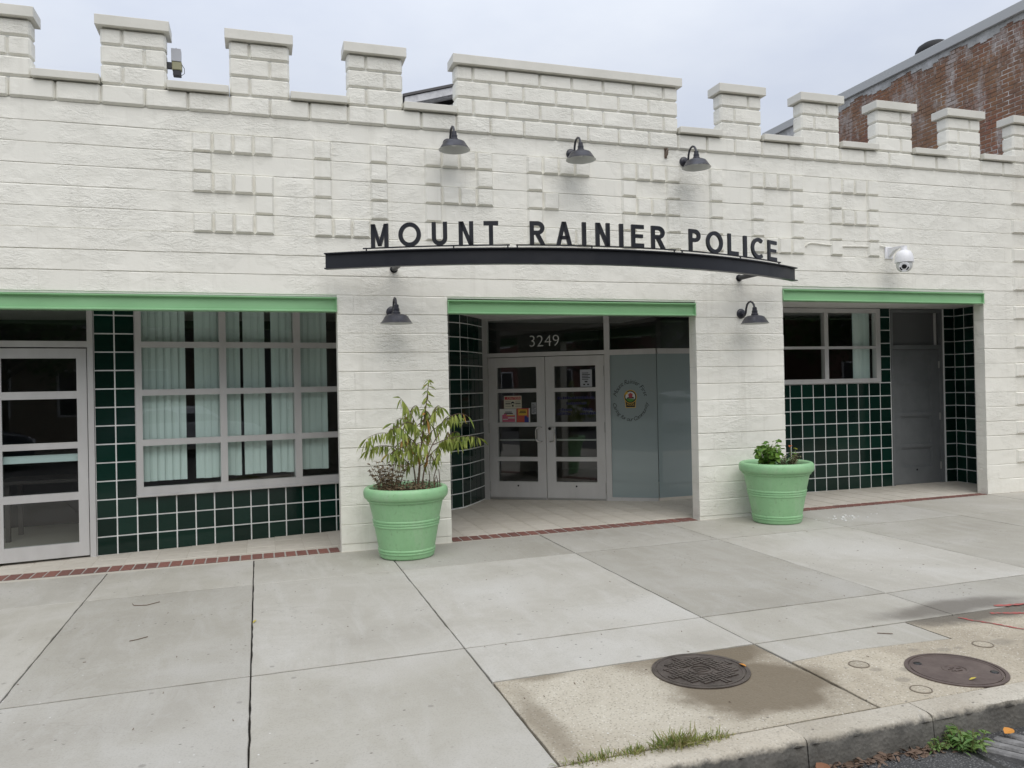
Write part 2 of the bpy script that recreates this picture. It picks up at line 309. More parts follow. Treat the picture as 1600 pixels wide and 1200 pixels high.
g = MB(); g.box(-120, 120, -120, 120, -1.2, -.9)
tag(g.build('ground', mat('earth', (.12, .11, .09), .95)), kind='structure')
r = MB()
NX = 40
r.poly([(-60, -15.0, -.135+gz(-10)), (60, -15.0, -.135+gz(20)), (60, -5.38, -.15+gz(20)), (-60, -5.38, -.15+gz(-10))])
r.v = [(x, y, -.145+.009*(x-3)) for x, y, z in r.v]
tag(r.build('road', ASPH), kind='structure')
sub = MB(); sub.poly([(x, y, -.035+gz(x)) for x, y in ((-14, -5.40), (20, -5.40), (20, 0.6), (-14, 0.6))])
BED = mat('joint_dirt', (.04, .036, .03), .95); n = NT(BED); n.col(n.ramp(n.noise(40, 4), [(.35, (.022, .020, .017)), (.7, (.07, .062, .05))]))
pav = sub.build('pavement', BED); tag(pav, kind='structure')
def slab(x0, x1, y0, y1, m, gap=.0045, lift=0, poly=None):
    """a cast slab with rounded arrises; edges wander a little"""
    pts = poly or [(x0+gap, y0+.009), (x1-gap, y0+.009), (x1-gap, y1-.009), (x0+gap, y1-.009)]
    ring = []
    N = len(pts)
    for i in range(N):
        a, b = Vector(pts[i]), Vector(pts[(i+1) % N]); k = max(2, int((b-a).length/.10)); nn = Vector((-(b-a).y, (b-a).x)).normalized()
        for j in range(k):
            w = 0 if j == 0 else random.choice((0, 0, .004))*random.random()+random.uniform(-.002, .002)
            ring.append(a.lerp(b, j/k)+nn*w)
    mb = MB(); K = len(ring); cx = sum((p.x for p in ring))/K; cy = sum((p.y for p in ring))/K
    def inset(p, d):
        v = Vector((cx, cy))-p; return p+Vector((math.copysign(min(d, abs(v.x)), v.x), math.copysign(min(d, abs(v.y)), v.y)))
    def Z(p, dz): return (p.x, p.y, gz(p.x)+lift+dz)
    L0 = [Z(p, -.034) for p in ring]; L1 = [Z(p, -.003) for p in ring]; L2 = [Z(inset(p, .004), 0) for p in ring]
    mb.v = L0+L1+L2
    for i in range(K):
        j = (i+1) % K
        mb.f += [(i, j, K+j, K+i), (K+i, K+j, 2*K+j, 2*K+i)]
    mb.f.append(tuple(range(2*K, 3*K))); mb.mi = [0]*len(mb.f)
    return mb.build('concrete_slab', m, pav)
XJ = [-13, -10.2, -7.4, -4.7, -1.95, -.59, .77, 2.125, 3.46, 5.225, 6.87, 8.53, 10.2, 11.86, 13.5, 16.5, 19.5]
for i in range(len(XJ)-1):
    x0, x1 = XJ[i], XJ[i+1]
    slab(x0, x1, -1.09, -.012, (CONC1, CONC2)[i % 2], lift=random.uniform(-.002, .001))
    slab(x0, x1, -3.5, -1.09, CONC2 if i in (7, 8, 10) else CONC1, lift=random.uniform(-.001, .002))
    if x1 < 3.5: slab(x0, x1, -5.235, -3.5, (CONC1, CONC2)[(i+1) % 2], lift=random.uniform(-.001, .002))
    else: slab(x0, x1, -4.145, -3.5, CONC2 if i == 8 else CONC1)
slab(3.46, 5.225, -5.235, -4.145, OLDC, .007)
slab(0, 0, 0, 0, CONC1, poly=[(5.24, -4.50), (5.7, -4.47), (6.1, -4.50), (6.43, -4.53), (6.425, -4.155), (5.232, -4.150)])
slab(0, 0, 0, 0, OLDC, poly=[(5.235, -5.235), (7.45, -5.235), (7.45, -4.155), (6.437, -4.155), (6.442, -4.537), (6.1, -4.507), (5.7, -4.477), (5.241, -4.507)])
slab(7.45, 10.0, -5.235, -4.145, OLDC); slab(10.0, 13.0, -5.235, -4.145, OLDC); slab(13.0, 19.5, -5.235, -4.145, OLDC)
# small round utility caps set in the old concrete
COLLAR = mat('dirty_collar', (.19, .16, .12), .9)
def utility_cap(x, y, r_, label):
    t = empty('utility_cap', (x, y, gz(x)+.002)); t.rotation_euler.y = -.009; tag(t, label, 'cap', 'utility caps in the old concrete')
    mb = MB(); mb.lathe([(r_, -.01), (r_, .002), (r_*.90, .003), (r_*.86, -.002)], 26); mb.build('collar', COLLAR, t, smooth=40)
    mb = MB(); mb.lathe([(r_*.86, .0005), (r_*.75, .003), (r_*.45, .0035), (0, .0035)], 26); mb.build('lid', OLDC, t, smooth=40)
CAPS = [(5.565, -4.70, .060, 'round utility cap left of the smooth manhole cover'), (6.515, -4.70, .062, 'round utility cap behind the smooth manhole cover'), (5.60, -5.13, .058, 'round utility cap at the kerb below the smooth manhole cover')]
# red and white utility paint sprayed on the pavement
RED = mat('red_utility_paint', (.36, .09, .075), .8); n = NT(RED); n.col(n.ramp(n.noise(22, 5, .7), [(.40, (.20, .13, .105)), (.58, (.42, .085, .075))]))
WPT = mat('white_utility_paint', (.70, .70, .68), .7)
def paint_mark(name, pts, w, m, label):
    mb = MB(); P = [Vector(p) for p in pts]
    L, R = [], []
    for i, p in enumerate(P):
        t = (P[min(i+1, len(P)-1)]-P[max(i-1, 0)]).normalized(); nn = Vector((-t.y, t.x)); ww = w*random.uniform(.6, 1.1)
        L.append(p+nn*ww); R.append(p-nn*ww)
    for i in range(len(P)-1): mb.poly([(q.x, q.y, gz(q.x)+.004) for q in (L[i], L[i+1], R[i+1], R[i])])
    return tag(mb.build(name, m), label, 'paint mark')
def wob(a, b, k=14, j=.008): return [(a[0]+(b[0]-a[0])*i/k+random.uniform(-j, j), a[1]+(b[1]-a[1])*i/k+random.uniform(-j, j)) for i in range(k+1)]
paint_mark('paint_line', wob((6.83, -4.215), (7.02, -4.60), 18, .006), .012, RED, 'thin red sprayed line running toward the kerb on stained old concrete')
paint_mark('paint_line', wob((7.12, -4.22), (7.42, -4.35), 12, .006), .022, RED, 'short red sprayed line at the right edge of the picture')
paint_mark('paint_line', wob((7.30, -4.10), (7.62, -4.16), 12, .01), .020, RED, 'red sprayed line farthest from the kerb at the picture edge')
paint_mark('paint_dab', wob((7.02, -4.57), (7.07, -4.66), 6, .012), .035, WPT, 'small white paint dab at the end of a red line')

# kerb stones
KRB = empty('kerb', (0, 0, 0)); tag(KRB, kind='structure')
def kerb(x0, x1):
    mb = MB(); prof = [(-5.243, -.25), (-5.243, .0), (-5.375, -.001), (-5.392, -.007), (-5.402, -.02), (-5.415, -.15), (-5.418, -.25)]
    K = max(2, int((x1-x0)/.045)); rows = []
    for i in range(K+1):
        x = x0+(x1-x0)*i/K; rows.append([]); chip = random.random() < .28
        for j, (y, z) in enumerate(prof):
            c = chip and j in (2, 3, 4)
            jit = random.uniform(-.006, .006) if j in (2, 3, 4) else (random.uniform(-.003, .003) if j == 5 else 0)
            rows[-1].append((x, y+jit+(random.uniform(.004, .018) if c else 0), gz(x)+z+(jit*.5 if j > 1 else 0)-(random.uniform(.002, .010) if c and j > 2 else 0)))
    m = len(prof); mb.v = [p for rw in rows for p in rw]
    for i in range(K):
        for j in range(m-1): mb.f.append((i*m+j, i*m+j+1, (i+1)*m+j+1, (i+1)*m+j))
    mb.f.append(tuple(range(m))); mb.f.append(tuple(K*m+j for j in range(m))); mb.mi = [0]*len(mb.f)
    return mb.build('kerb_stone', KERB, KRB, smooth=50)
for a, b in ((-13, -9.6), (-9.59, -6.2), (-6.19, -2.7), (-2.69, .8), (.806, 4.648), (4.653, 5.404), (5.409, 7.6), (7.61, 11), (11.01, 15), (15.01, 19.5)): kerb(a, b)

for c_ in CAPS: utility_cap(*c_)
# brick edging in front of the entries, entry floors with tiles
BRK = mat('red_paving_brick', (.25, .085, .06), .75); n = NT(BRK)
n.col(n.mix(n.ramp(n.noise(30, 4), [(.5, 0), (.72, .5)]), n.mix(n.rnd(), (.15, .062, .05), (.235, .095, .072)), (.30, .21, .175))); n.bump(n.noise(60, 4), .4, .006)
GRT2 = mat('brick_mortar', (.36, .34, .31), .9)
bme = MB(); bme.box(-.049, .049, -.5, .5, -.03, .006)
bme_o = bme.build('brick', BRK, bevel=.004); brick_mesh = bme_o.data; bpy.data.objects.remove(bme_o)
edge = empty('brick_edging'); tag(edge, kind='structure')
for (x0, x1, ya0, ya1, yb0, yb1) in ((-1.6, 3.0, .10, .345, .02, .26), (4.22, 7.29, .02, .245, .0, .20), (8.58, 11.86, -.008, .165, -.008, .12)):
    m = MB(); m.poly([(x0, ya0, gz(x0)+.002), (x1, yb0, gz(x1)+.002), (x1, yb1, gz(x1)+.002), (x0, ya1, gz(x0)+.002)]); m.build('mortar_bed', GRT2, edge)
    N = int((x1-x0)/.110); st = (x1-x0)/N
    for i in range(N):
        x = x0+st*(i+.5); t = (i+.5)/N; y0 = ya0+(yb0-ya0)*t; y1 = ya1+(yb1-ya1)*t
        inst(brick_mesh, 'brick', edge, Matrix.Translation((x, (y0+y1)/2, gz(x)+random.uniform(-.001, .002))) @ Matrix.Rotation(random.uniform(-.012, .012), 4, 'Z') @ Matrix.Diagonal((1, (y1-y0)-.010, 1, 1)))
FT = mat('cream_floor_tile', (.50, .465, .41), .6); n = NT(FT)
n.col(n.mix(n.ramp(n.noise(3.5, 6, .65, n.pos((1, 1, 1), 'Generated')), [(.4, 0), (.75, .5)]), n.mix(n.rnd(), (.55, .51, .44), (.62, .58, .51)), (.43, .39, .33)))
FG = mat('floor_grout', (.50, .465, .40), .9)
ft = MB(); ft.box(-.1475, .1475, -.1475, .1475, -.02, .004); ft_o = ft.build('floor_tile', FT, bevel=.0015); ft_me = ft_o.data; bpy.data.objects.remove(ft_o)
floor = empty('entry_floor'); tag(floor, kind='structure')
bedm = MB()
for x0, x1, y0, y1 in ((-3, 4.2, -.02, 3.6), (4.2, 7.3, -.02, 3.6), (7.3, 13.4, -.02, 3.6)):
    bedm.poly([(x0, y0, gz(x0)-.002), (x1, y0, gz(x1)-.002), (x1, y1, gz(x1)-.002), (x0, y1, gz(x0)-.002)])
bedm.build('floor_bed', FG, floor)
def floor_tiles(x0, y0, nx, ny, keep):
    for i in range(nx):
        for j in range(ny):
            x, y = x0+.3*(i+.5), y0+.3*(j+.5)
            if keep(x, y): inst(ft_me, 'floor_tile', floor, Matrix.Translation((x, y, gz(x)-.003+random.uniform(-.0006, .0006))))
floor_tiles(-.65, .40, 13, 3, lambda x, y: y < 1.0+.155*(x-.5)+.15 and x < 3.3)
floor_tiles(4.12, .27, 15, 10, lambda x, y: y < 3.3-(.65*(x-5.2) if x > 5.2 else 0)+.1 and x > 3.9+.27*y)
floor_tiles(8.62, .18, 14, 4, lambda x, y: y < 1.4)

# ------------------------------------------------------------------ the police station
PS = empty('police_station', (0, 0, 0))
tag(PS, 'cream painted block building with battlement parapet, green lintels and dark green tiled entries', 'building')
OPEN = [(-1.9, 3.01, 2.700), (4.205, 7.31, 2.690), (8.565, 11.865, 2.888)]      # x0, x1, head height
ZP, CH, BL = 4.55, .2032, .395
XL, XR = -3.9, 12.98
# recessed core behind the face blocks
core = MB()
def col(x0, x1, z0, z1): core.box(x0, x1, .0092, .165, z0, z1)
e = .004
col(XL, OPEN[0][0]-e, -.3, 2.7); col(OPEN[0][1]+e, OPEN[1][0]-e, -.3, 2.7); col(OPEN[1][1]+e, OPEN[2][0]-e, -.3, 2.7); col(OPEN[2][1]+e, XR, -.3, 2.7)
core.box(XL, XR, .0094, .1648, 2.895, 4.73); core.box(XL, OPEN[2][0]-e, .0096, .1646, 2.705, 2.90); core.box(OPEN[2][1]+e, XR, .0096, .1646, 2.7, 2.90)
core.build('wall_core', MORT, PS)
# letters of raised half blocks: S U P E R I O R
GL = {'S': ['1111', '1000', '1111', '0001', '1111'], 'U': ['1001']*4+['1111'], 'P': ['1111', '1001', '1111', '1000', '1000'],
      'E': ['1111', '1000', '1100', '1000', '1111'], 'R': ['1111', '1001', '1111', '1001', '1001'], 'I': ['1']*5, 'O': ['1111', '1001', '1001', '1001', '1111']}
raised = set(); hcol = 8
for ch in 'SUPERIOR':
    for ri, row in enumerate(GL[ch]):
        for ci, q in enumerate(row):
            if q == '1': raised.add((ri+1, hcol+ci))
    hcol += len(GL[ch][0])+2
HB = BL/2; HX = .022
# face blocks, course by course
blocks = []
for i in range(0, 23):
    z1 = ZP-CH*i; z0 = max(z1-CH, -.12)
    segs = [(XL, XR)]
    for (a, b, hh) in OPEN:
        if z0+z1 < 2*hh+.02:
            ns = []
            for (p, q) in segs:
                if b <= p or a >= q: ns.append((p, q)); continue
                if a > p: ns.append((p, a))
                if b < q: ns.append((b, q))
            segs = ns
    off = HB if i % 2 == 0 else 0
    for (p, q) in segs:
        k = math.floor((p-off)/BL); x = off+k*BL+HX
        cuts = [p]
        while x < q-.06:
            if x > p+.06: cuts.append(x)
            x += BL
        cuts.append(q)
        for a, b in zip(cuts[:-1], cuts[1:]): blocks.append((i, a, b, z0, z1))
rc = random.Random(5); COURSE = [rc.uniform(-.0035, .0035) for _ in range(30)]
def face_block(mb, i, a, b, z0, z1):
    low = z1 < 2.75
    gx = .00005; fill = random.random() < .35; gzz = .0004 if fill else random.uniform(.0015, .0038)
    for (oa, ob, oh) in OPEN:                                # course that meets a lintel is cut to the opening head
        if a < ob-.01 and b > oa+.01 and z0 < oh+.004: z0 = oh+.004
    y = COURSE[i]+random.uniform(-.0004, .0004); cz = random.uniform(.003, .005); ct = random.uniform(.002, .005) if fill else random.uniform(.007, .013); cx = .0010 if (low and random.random() < .22) else .0001
    x0, x1, zz0, zz1 = a+gx, b-gx, z0+gzz, z1-gzz*.5
    # front face with wandering arrises (paint-filled), 3 points per edge
    def J(s=.0016): return random.uniform(-s, s)
    xs = [x0+cx, x0+(x1-x0)*.3, x0+(x1-x0)*.66, x1-cx]
    top = [(x, y+J(.0008), zz1-ct+J(.0025)) for x in xs]; bot = [(x, y+J(.0008), zz0+cz+J()) for x in xs]
    xo = [x0, xs[1], xs[2], x1]
    topo = [(x, .0085, zz1+J(.0008)) for x in xo]; boto = [(x, .0085, zz0+J(.0008)) for x in xo]
    bk = [(x0, .165, zz0), (x1, .165, zz0), (x1, .165, zz1), (x0, .165, zz1)]
    V = top+bot+topo+boto+bk; F = []
    for k in range(3): F += [(k, k+1, 5+k, 4+k), (8+k, 9+k, 1+k, k), (4+k, 5+k, 13+k, 12+k)]
    F += [(0, 4, 12, 8), (3, 11, 15, 7), (8, 12, 16, 19), (11, 18, 17, 15), (12, 13, 14, 15, 17, 16), (8, 19, 18, 11, 10, 9)]
    mb.raw(V, F)
blocks.sort(key=lambda q: 0 if (q[1] > -.35 and q[2] < 12.9) else 1)
# the 300 that show largest: those nearest the camera axis and in frame
vis = [q for q in blocks if q[2] > -.1 and q[1] < 12.6 and q[4] > .03]
vis.sort(key=lambda q: -(min(q[2], 12.6)-max(q[1], -.1))/((Vector(((q[1]+q[2])/2, 0, (q[3]+q[4])/2))-CAM).length))
pick = set(id(q) for q in vis[:298]); rest = MB()
for q in blocks:
    if id(q) in pick:
        mb = MB(); face_block(mb, *q); mb.build('wall_block', PAINT, PS)
    else: face_block(rest, *q)
tag(rest.build('wall_blocks', PAINT, PS), kind='stuff')
for (rw, hc) in sorted(raised):
    z1 = ZP-CH*rw; x0 = hc*HB+HX; mb = MB()
    j = lambda: random.uniform(-.0015, .0015)
    mb.frustum(x0+.001+j()*.5, x0+HB-.001+j()*.5, -.030+j(), .006, z1-CH+.003+j(), z1-.003+j(), .020, .022, .013); mb.build('raised_block', PAINT, PS)
for i in range(0, 12):                                      # corner quoins, every other course
    z1 = ZP-CH*(1+2*i); mb = MB()
    if z1 < .3: break
    mb.frustum(12.40, 12.975, -.027, .006, z1-CH+.004, z1-.004, .024, .022, .015); mb.build('quoin_block', PAINT, PS)

# parapet: a row of chamfered blocks, merlons of three courses, copings
ZR = [4.55, 4.745, 4.94, 5.13, 5.297]
def cham(name, x0, x1, y0, y1, z0, z1, b=.020, m=PAINT):
    mb = MB(); mb.box(x0, x1, y0/1.35, y1/1.35, z0, z1); o = mb.build(name, m, PS, bevel=b)
    o.data.transform(Matrix.Diagonal((1, 1.35, 1, 1))); return o
k = -9
while k*BL < 12.9:
    a = max(k*BL, XL)+.003; b = min((k+1)*BL, XR)-.003
    cham('parapet_block', a-.002, b+.002, -.030+random.uniform(-.002, .002), .165, ZR[0]+.002, ZR[1]-.002); k += 1
mer = [(-1.58, -.9875, 0), (-.395, .1975, 0), (.79, 1.3825, 0), (1.975, 2.5675, 0), (3.16, 3.7525, 0), (4.345, 7.11, 0), (7.7025, 8.295, 1), (8.8875, 9.48, 1), (10.0725, 10.665, 1), (11.2575, 11.85, 1), (12.4425, 12.98, 1)]
for mi_, (a, b, flip) in enumerate(mer):
    pc = MB(); pc.box(a+.026, b-.026, -.004, .140, 4.70, 5.30); pc.build('merlon_core', MORT, PS)
    for rI in range(3):
        z0, z1 = ZR[rI+1], ZR[rI+2]
        if b-a < 1:
            sp = a+(HB if (rI % 2 == 0) != bool(flip) else BL)
            cs = [a, sp, b]
        else:
            cs = [a]; x = a+(HB if rI % 2 == 0 else BL)
            while x < b-.05: cs.append(x); x += BL
            cs.append(b)
        for p, q in zip(cs[:-1], cs[1:]): cham('parapet_block', p+.001, q-.001, -.030+random.uniform(-.002, .002), .165, z0+.002, z1-.002)
    cham('coping', a-.038, b+.038, -.076, .205, 5.299, 5.402, .004, CAPM)
    if mi_+1 < len(mer):
        a2 = mer[mi_+1][0]; cham('coping', b+.006, a2-.006, -.075, .20, 4.747, 4.822, .004, CAPM)

# green steel channel lintels
def lintel(x0, x1, z0, z1):
    mb = MB(); P = [(.05, z0), (-.022, z0), (-.022, z0+.012), (.018, z0+.020), (.018, z1-.020), (-.022, z1-.012), (-.022, z1), (.05, z1)]
    V = [(x, y, z) for x in (x0, x1) for y, z in P]; K = len(P)
    mb.raw(V, [(i, (i+1) % K, K+(i+1) % K, K+i) for i in range(K)]+[tuple(range(K)), tuple(range(K, 2*K))])
    mb.box(x0+.001, x1-.001, .051, .168, z0+.004, z0+.02)
    for x in (x0, x1-.012): mb.box(x+.001, x+.011, -.016, .02, z0+.013, z1-.013)
    return mb.build('lintel', GREEN, PS)
lintel(-1.9, 3.008, 2.546, 2.698); lintel(4.207, 7.308, 2.538, 2.688); lintel(8.567, 11.863, 2.742, 2.886)

# soffits and the dark rooms behind the shopfronts
sf = MB(); sf.box(-3.8, 8.0, .17, 3.6, 2.745, 2.80); sf.box(8.004, 12.97, .17, 3.0, 2.80, 2.84); sf.build('soffit', SOFF, PS)
rm = MB()
rm.box(-3.9, 13.0, 7.4, 7.5, -.2, 3.0); rm.box(-3.98, -3.9, -.0, 7.5, -.2, 4.4); rm.box(12.94, 12.979, .17, 7.5, -.3, 4.5)
rm.box(-3.88, 12.93, 1.0, 7.4, 2.90, 2.95)
rm.box(3.70, 3.78, 1.8, 7.4, -.1, 2.9); rm.box(9.30, 9.38, 1.45, 7.4, -.1, 2.9)
rm.build('room_walls', ROOM, PS)
rf = MB(); rf.box(-3.9, 12.94, .8, 7.4, -.24, -.075); rf.build('room_floor', ROOMF, PS)
rr = MB(); rr.box(-3.95, 12.97, .17, 7.6, 4.40, 4.5); rr.build('roof', mat('roof_felt', (.10, .10, .10), .9), PS)
LITE = mat('downlight_glow', (1, 1, 1)); LITE.node_tree.nodes['Principled BSDF'].inputs['Emission Color'].default_value = (1, .97, .9, 1); LITE.node_tree.nodes['Principled BSDF'].inputs['Emission Strength'].default_value = 3
for x, y in ((8.05, 4.25), (8.65, 4.08)):
    mb = MB(); mb.lathe([(0, 0), (.10, 0), (.115, -.006), (.115, .0)], 20, (x, y, 2.893)); mb.build('ceiling_light', LITE, PS)

# planes of the shopfront: local (s along, o outwards, z)
class Plane:
    def __init__(s, A, dv):
        s.A = Vector((A[0], A[1], 0)); s.d = Vector((dv[0], dv[1], 0)).normalized(); s.n = Vector((s.d.y, -s.d.x, 0))
    def __call__(s, u, o, z): p = s.A+s.d*u+s.n*o; return (p.x, p.y, z)
    def mat(s, u, o, z):
        m = Matrix((s.d, s.n, Vector((0, 0, 1)))).transposed().to_4x4(); m.translation = Vector(s(u, o, z)); return m
PL = Plane((.513, .965), (1, .155)); PM = Plane((5.544, 2.98), (.8373, -.5468)); PR = Plane((9.845, 1.342), (1.643, -.035))
# glazed tiles
tm = MB(); tm.box(-.0930, .0930, -.02, .0, -.0930, .0930); t_o = tm.build('wall_tile', TILE, bevel=.0025); tile_mesh = t_o.data; bpy.data.objects.remove(t_o)
def tile_grid(wall, P, s0, n, z0, rows, skip=lambda i, j: False, pitch=.2):
    for i in range(n):
        for j in range(rows):
            if skip(i, j): continue
            m = P.mat(s0+pitch*(i+.5), .0065+random.uniform(-.0006, .0006), z0+.2*(j+.5)) @ Matrix.Rotation(random.uniform(-.006, .006), 4, 'X') @ Matrix.Rotation(random.uniform(-.006, .006), 4, 'Z') @ Matrix.Diagonal((pitch/.2, 1, 1, 1))
            inst(tile_mesh, 'wall_tile', wall, m)
def backing(P, rects, o0=-.12, o1=0):
    mb = MB()
    for s0, s1, z0, z1 in rects: mb.box(s0, s1, o0, o1, z0, z1, lambda a, b, c: P(a, b, c))
    return mb.build('tile_wall', GROUT, PS)
# left front: two columns by the door, three rows below the window
w = backing(PL, [(0, .398, -.2, 2.76), (.3981, 3.55, -.2, .585)])
tile_grid(w, PL, 0, 2, -.022, 14); tile_grid(w, PL, .40, 12, -.022, 3)
# curved wall beside the double door
arc = [(3.96, 1.515), (4.45, 2.03), (4.735, 2.225), (4.925, 2.345), (5.083, 2.523), (5.21, 2.70), (5.325, 2.862), (5.435, 3.03), (5.53, 3.19)]
aw = MB(); 
for i in range(len(arc)-1):
    a, b = Vector(arc[i]), Vector(arc[i+1]); nn = Vector(((b-a).y, -(b-a).x)).normalized()*(-.1)
    aw.raw([(a.x, a.y, -.2), (b.x, b.y, -.2), (b.x, b.y, 2.76), (a.x, a.y, 2.76)], [(0, 1, 2, 3)])
    aw.raw([(a.x+nn.x, a.y+nn.y, -.2), (b.x+nn.x, b.y+nn.y, -.2), (b.x+nn.x, b.y+nn.y, 2.76), (a.x+nn.x, a.y+nn.y, 2.76)], [(3, 2, 1, 0)])
w = aw.build('tile_wall', GROUT, PS, clean=False)
for i in range(2, len(arc)-1):
    a, b = Vector(arc[i]), Vector(arc[i+1]); P = Plane(a, b-a); tile_grid(w, P, 0, 1, .03, 14, pitch=(b-a).length)
hid = MB()
for i in (0, 1):
    a, b = Vector(arc[i]), Vector(arc[i+1]); P = Plane(a, b-a); L = (b-a).length; k = round(L/.2)
    for q in range(k):
        for j in range(14): hid.box(L*q/k+.006, L*(q+1)/k-.006, -.01, .0065, .03+.2*j+.006, .03+.2*j+.194, lambda a_, b_, c_: P(a_, b_, c_))
tag(hid.build('wall_tiles', TILE, w), kind='stuff')
# right front: eight rows below the window, a column between window and door, return wall
w = backing(PR, [(-1.05, 1.618, -.2, 1.665), (1.41, 1.6179, 1.6651, 2.81)])
tile_grid(w, PR, -.39, 10, .064, 8); tile_grid(w, PR, 1.615-.2, 1, 1.665, 6)
hid = MB()
for q in range(3):
    for j in range(8): hid.box(-.99+.2*q+.006, -.99+.2*q+.194, -.01, .0065, .064+.2*j+.006, .064+.2*j+.194, lambda a_, b_, c_: PR(a_, b_, c_))
tag(hid.build('wall_tiles', TILE, w), kind='stuff')
PQ = Plane((12.46, 1.265), (1, -.06)); PT = Plane((12.665, 1.252), (-.11, -1))
mb = MB()
mb.box(-.012, .206, -.1, 0, -.2, 2.81, lambda a, b, c: PQ(a, b, c)); mb.box(0, 1.09, -.1, 0, -.2, 2.81, lambda a, b, c: PT(a, b, c))
w = mb.build('tile_wall', GROUT, PS)
tile_grid(w, PQ, 0, 1, .085, 14); tile_grid(w, PT, .0, 3, .085, 14)

# frames, panes, doors ----------------------------------------------------------
def bars(P, rects, name, m, parent, o0=-.05, o1=.03, bevel=.002):
    mb = MB()
    for i, (s0, s1, z0, z1) in enumerate(rects):
        d = .0006*(i % 2); mb.box(s0, s1, o0+d, o1-d, z0, z1, lambda a, b, c: P(a, b, c))
    return mb.build(name, m, parent)
def pane(P, s0, s1, z0, z1, parent, m=GLASS, o=-.012):
    mb = MB(); mb.poly([P(s0, o, z0), P(s1, o, z0), P(s1, o, z1), P(s0, o, z1)]); return mb.build('pane', m, parent, clean=False)
SL = mat('window_label', (.8, .8, .8))
# left window: 4 rows x 4 columns of panes (the fourth column runs behind the pier)
WL = bars(PL, [(.400, .467, .602, 2.75), (1.277, 1.352, .688, 2.745), (2.116, 2.197, .688, 2.745), (2.95, 3.03, .688, 2.745), (3.48, 3.55, .602, 2.75)]
          + [(.467, 3.48, .602, .686)]
          + [(a, b, z0, z1) for z0, z1 in ((1.142, 1.210), (1.696, 1.763), (2.229, 2.294), (2.70, 2.745)) for a, b in ((.467, 1.277), (1.352, 2.116), (2.197, 2.95), (3.03, 3.48))], 'window', ALU, PS)
mb = MB(); mb.box(.39, 3.56, -.02, .055, .583, .6015, lambda a, b, c: PL(a, b, c)); mb.build('sill', ALU, WL)
for a, b in ((.467, 1.277), (1.352, 2.116), (2.197, 2.95), (3.03, 3.48)):
    for z0, z1 in ((.686, 1.142), (1.21, 1.696), (1.763, 2.229), (2.294, 2.70)): pane(PL, a-.003, b+.003, z0-.003, z1+.003, WL)
# left door with four lites, frame and transom
FL = bars(PL, [(-.063, -.005, -.03, 2.75), (-1.06, -1.0, -.03, 2.75), (-1.0, -.063, 2.229, 2.294), (-1.0, -.063, 2.70, 2.745)], 'door_frame', ALU, PS)
pane(PL, -1.0, -.063, 2.293, 2.70, FL)
DL = bars(PL, [(-.166, -.070, .0, 2.216), (-.992, -.850, .0, 2.216)]+[(-.850, -.166, a, b) for a, b in ((2.111, 2.216), (1.681, 1.762), (1.151, 1.218), (.601, .682), (.0, .146))], 'door', ALU, PS, -.045, .012)
for z0, z1 in ((1.762, 2.111), (1.218, 1.681), (.682, 1.151), (.146, .601)): pane(PL, -.853, -.163, z0-.003, z1+.003, DL)
mb = MB(); mb.box(-.86, -.15, -.10, -.055, 1.012, 1.09, lambda a, b, c: PL(a, b, c)); mb.build('push_bar', mat('push_bar_paint', (.50, .60, .60), .4), DL)
WX = bars(PL, [(-3.6, -3.5, .5, 2.75), (-3.5, -1.06, .5, .6), (-3.5, -1.06, 2.7, 2.745)], 'window', ALU, PS); pane(PL, -3.5, -1.06, .6, 2.7, WX)
w = backing(PL, [(-3.6, -1.06, -.2, .498)])

# double door
FM = bars(PM, [(-.118, -.036, -.02, 2.745), (1.737, 1.815, -.02, 2.745), (-.036, 1.737, 2.160, 2.221), (-.036, 1.737, 2.715, 2.745)], 'door_frame', ALU, PS, -.06, .03)
TR = pane(PM, -.036, 1.737, 2.221, 2.715, FM)
mb = MB(); text_mb('3249', .245, lambda u, v: PM(.60+u*.98, -.009, 2.305+v), mb, off=-.004); mb.build('house_number', mat('white_vinyl', (.62, .63, .62), .6), FM, clean=False)
HND = mat('polished_handle', (.60, .60, .58), .22, Metallic=.9)
def leaf(s0, s1, hs, hinge_s, lab):
    d = bars(PM, [(s0, s0+.135, .028, 2.150), (s1-.130, s1, .028, 2.150)]+[(s0+.135, s1-.130, a, b) for a, b in ((2.005, 2.150), (1.626, 1.684), (1.116, 1.178), (.602, .664), (.028, .295))], 'door', ALU, PS, -.045, .012)
    for z0, z1 in ((1.684, 2.005), (1.178, 1.626), (.664, 1.116), (.295, .602)): pane(PM, s0+.132, s1-.127, z0-.003, z1+.003, d)
    sg = 1 if hs > hinge_s else -1
    mb = MB(); mb.tube([PM(hs+.03*sg, .012, 1.105), PM(hs+.02*sg, .05, 1.108), PM(hs-.03*sg, .068, 1.10), PM(hs-.05*sg, .07, 1.075), PM(hs-.05*sg, .07, .93), PM(hs-.03*sg, .068, .90), PM(hs+.02*sg, .05, .893), PM(hs+.03*sg, .012, .895)], .0095, 10); mb.build('handle', HND, d, smooth=40)
    for z in (.22, 1.10, 1.92):
        mb = MB(); mb.tube([PM(hinge_s, .018, z-.075), PM(hinge_s, .018, z+.075)], .011, 8); mb.build('hinge', STEEL, d, smooth=40)
    mb = MB(); mb.box(s0+.133, s1-.128, -.11, -.075, .90, .922, lambda a, b, c: PM(a, b, c)); mb.build('push_bar', STEEL, d)
    mb = MB(); mb.box(s0+.01, s1-.01, .013, .022, .030, .062, lambda a, b, c: PM(a, b, c)); mb.build('door_sweep', STEEL, d)
    mb = MB(); mb.lathe([(0, .004), (.012, .004), (.014, 0)], 12, ax=lambda x, y, h: PM((s0+s1)/2+x, .013+h, .235+y)); mb.build('lock_button', DARK, d)
    return d
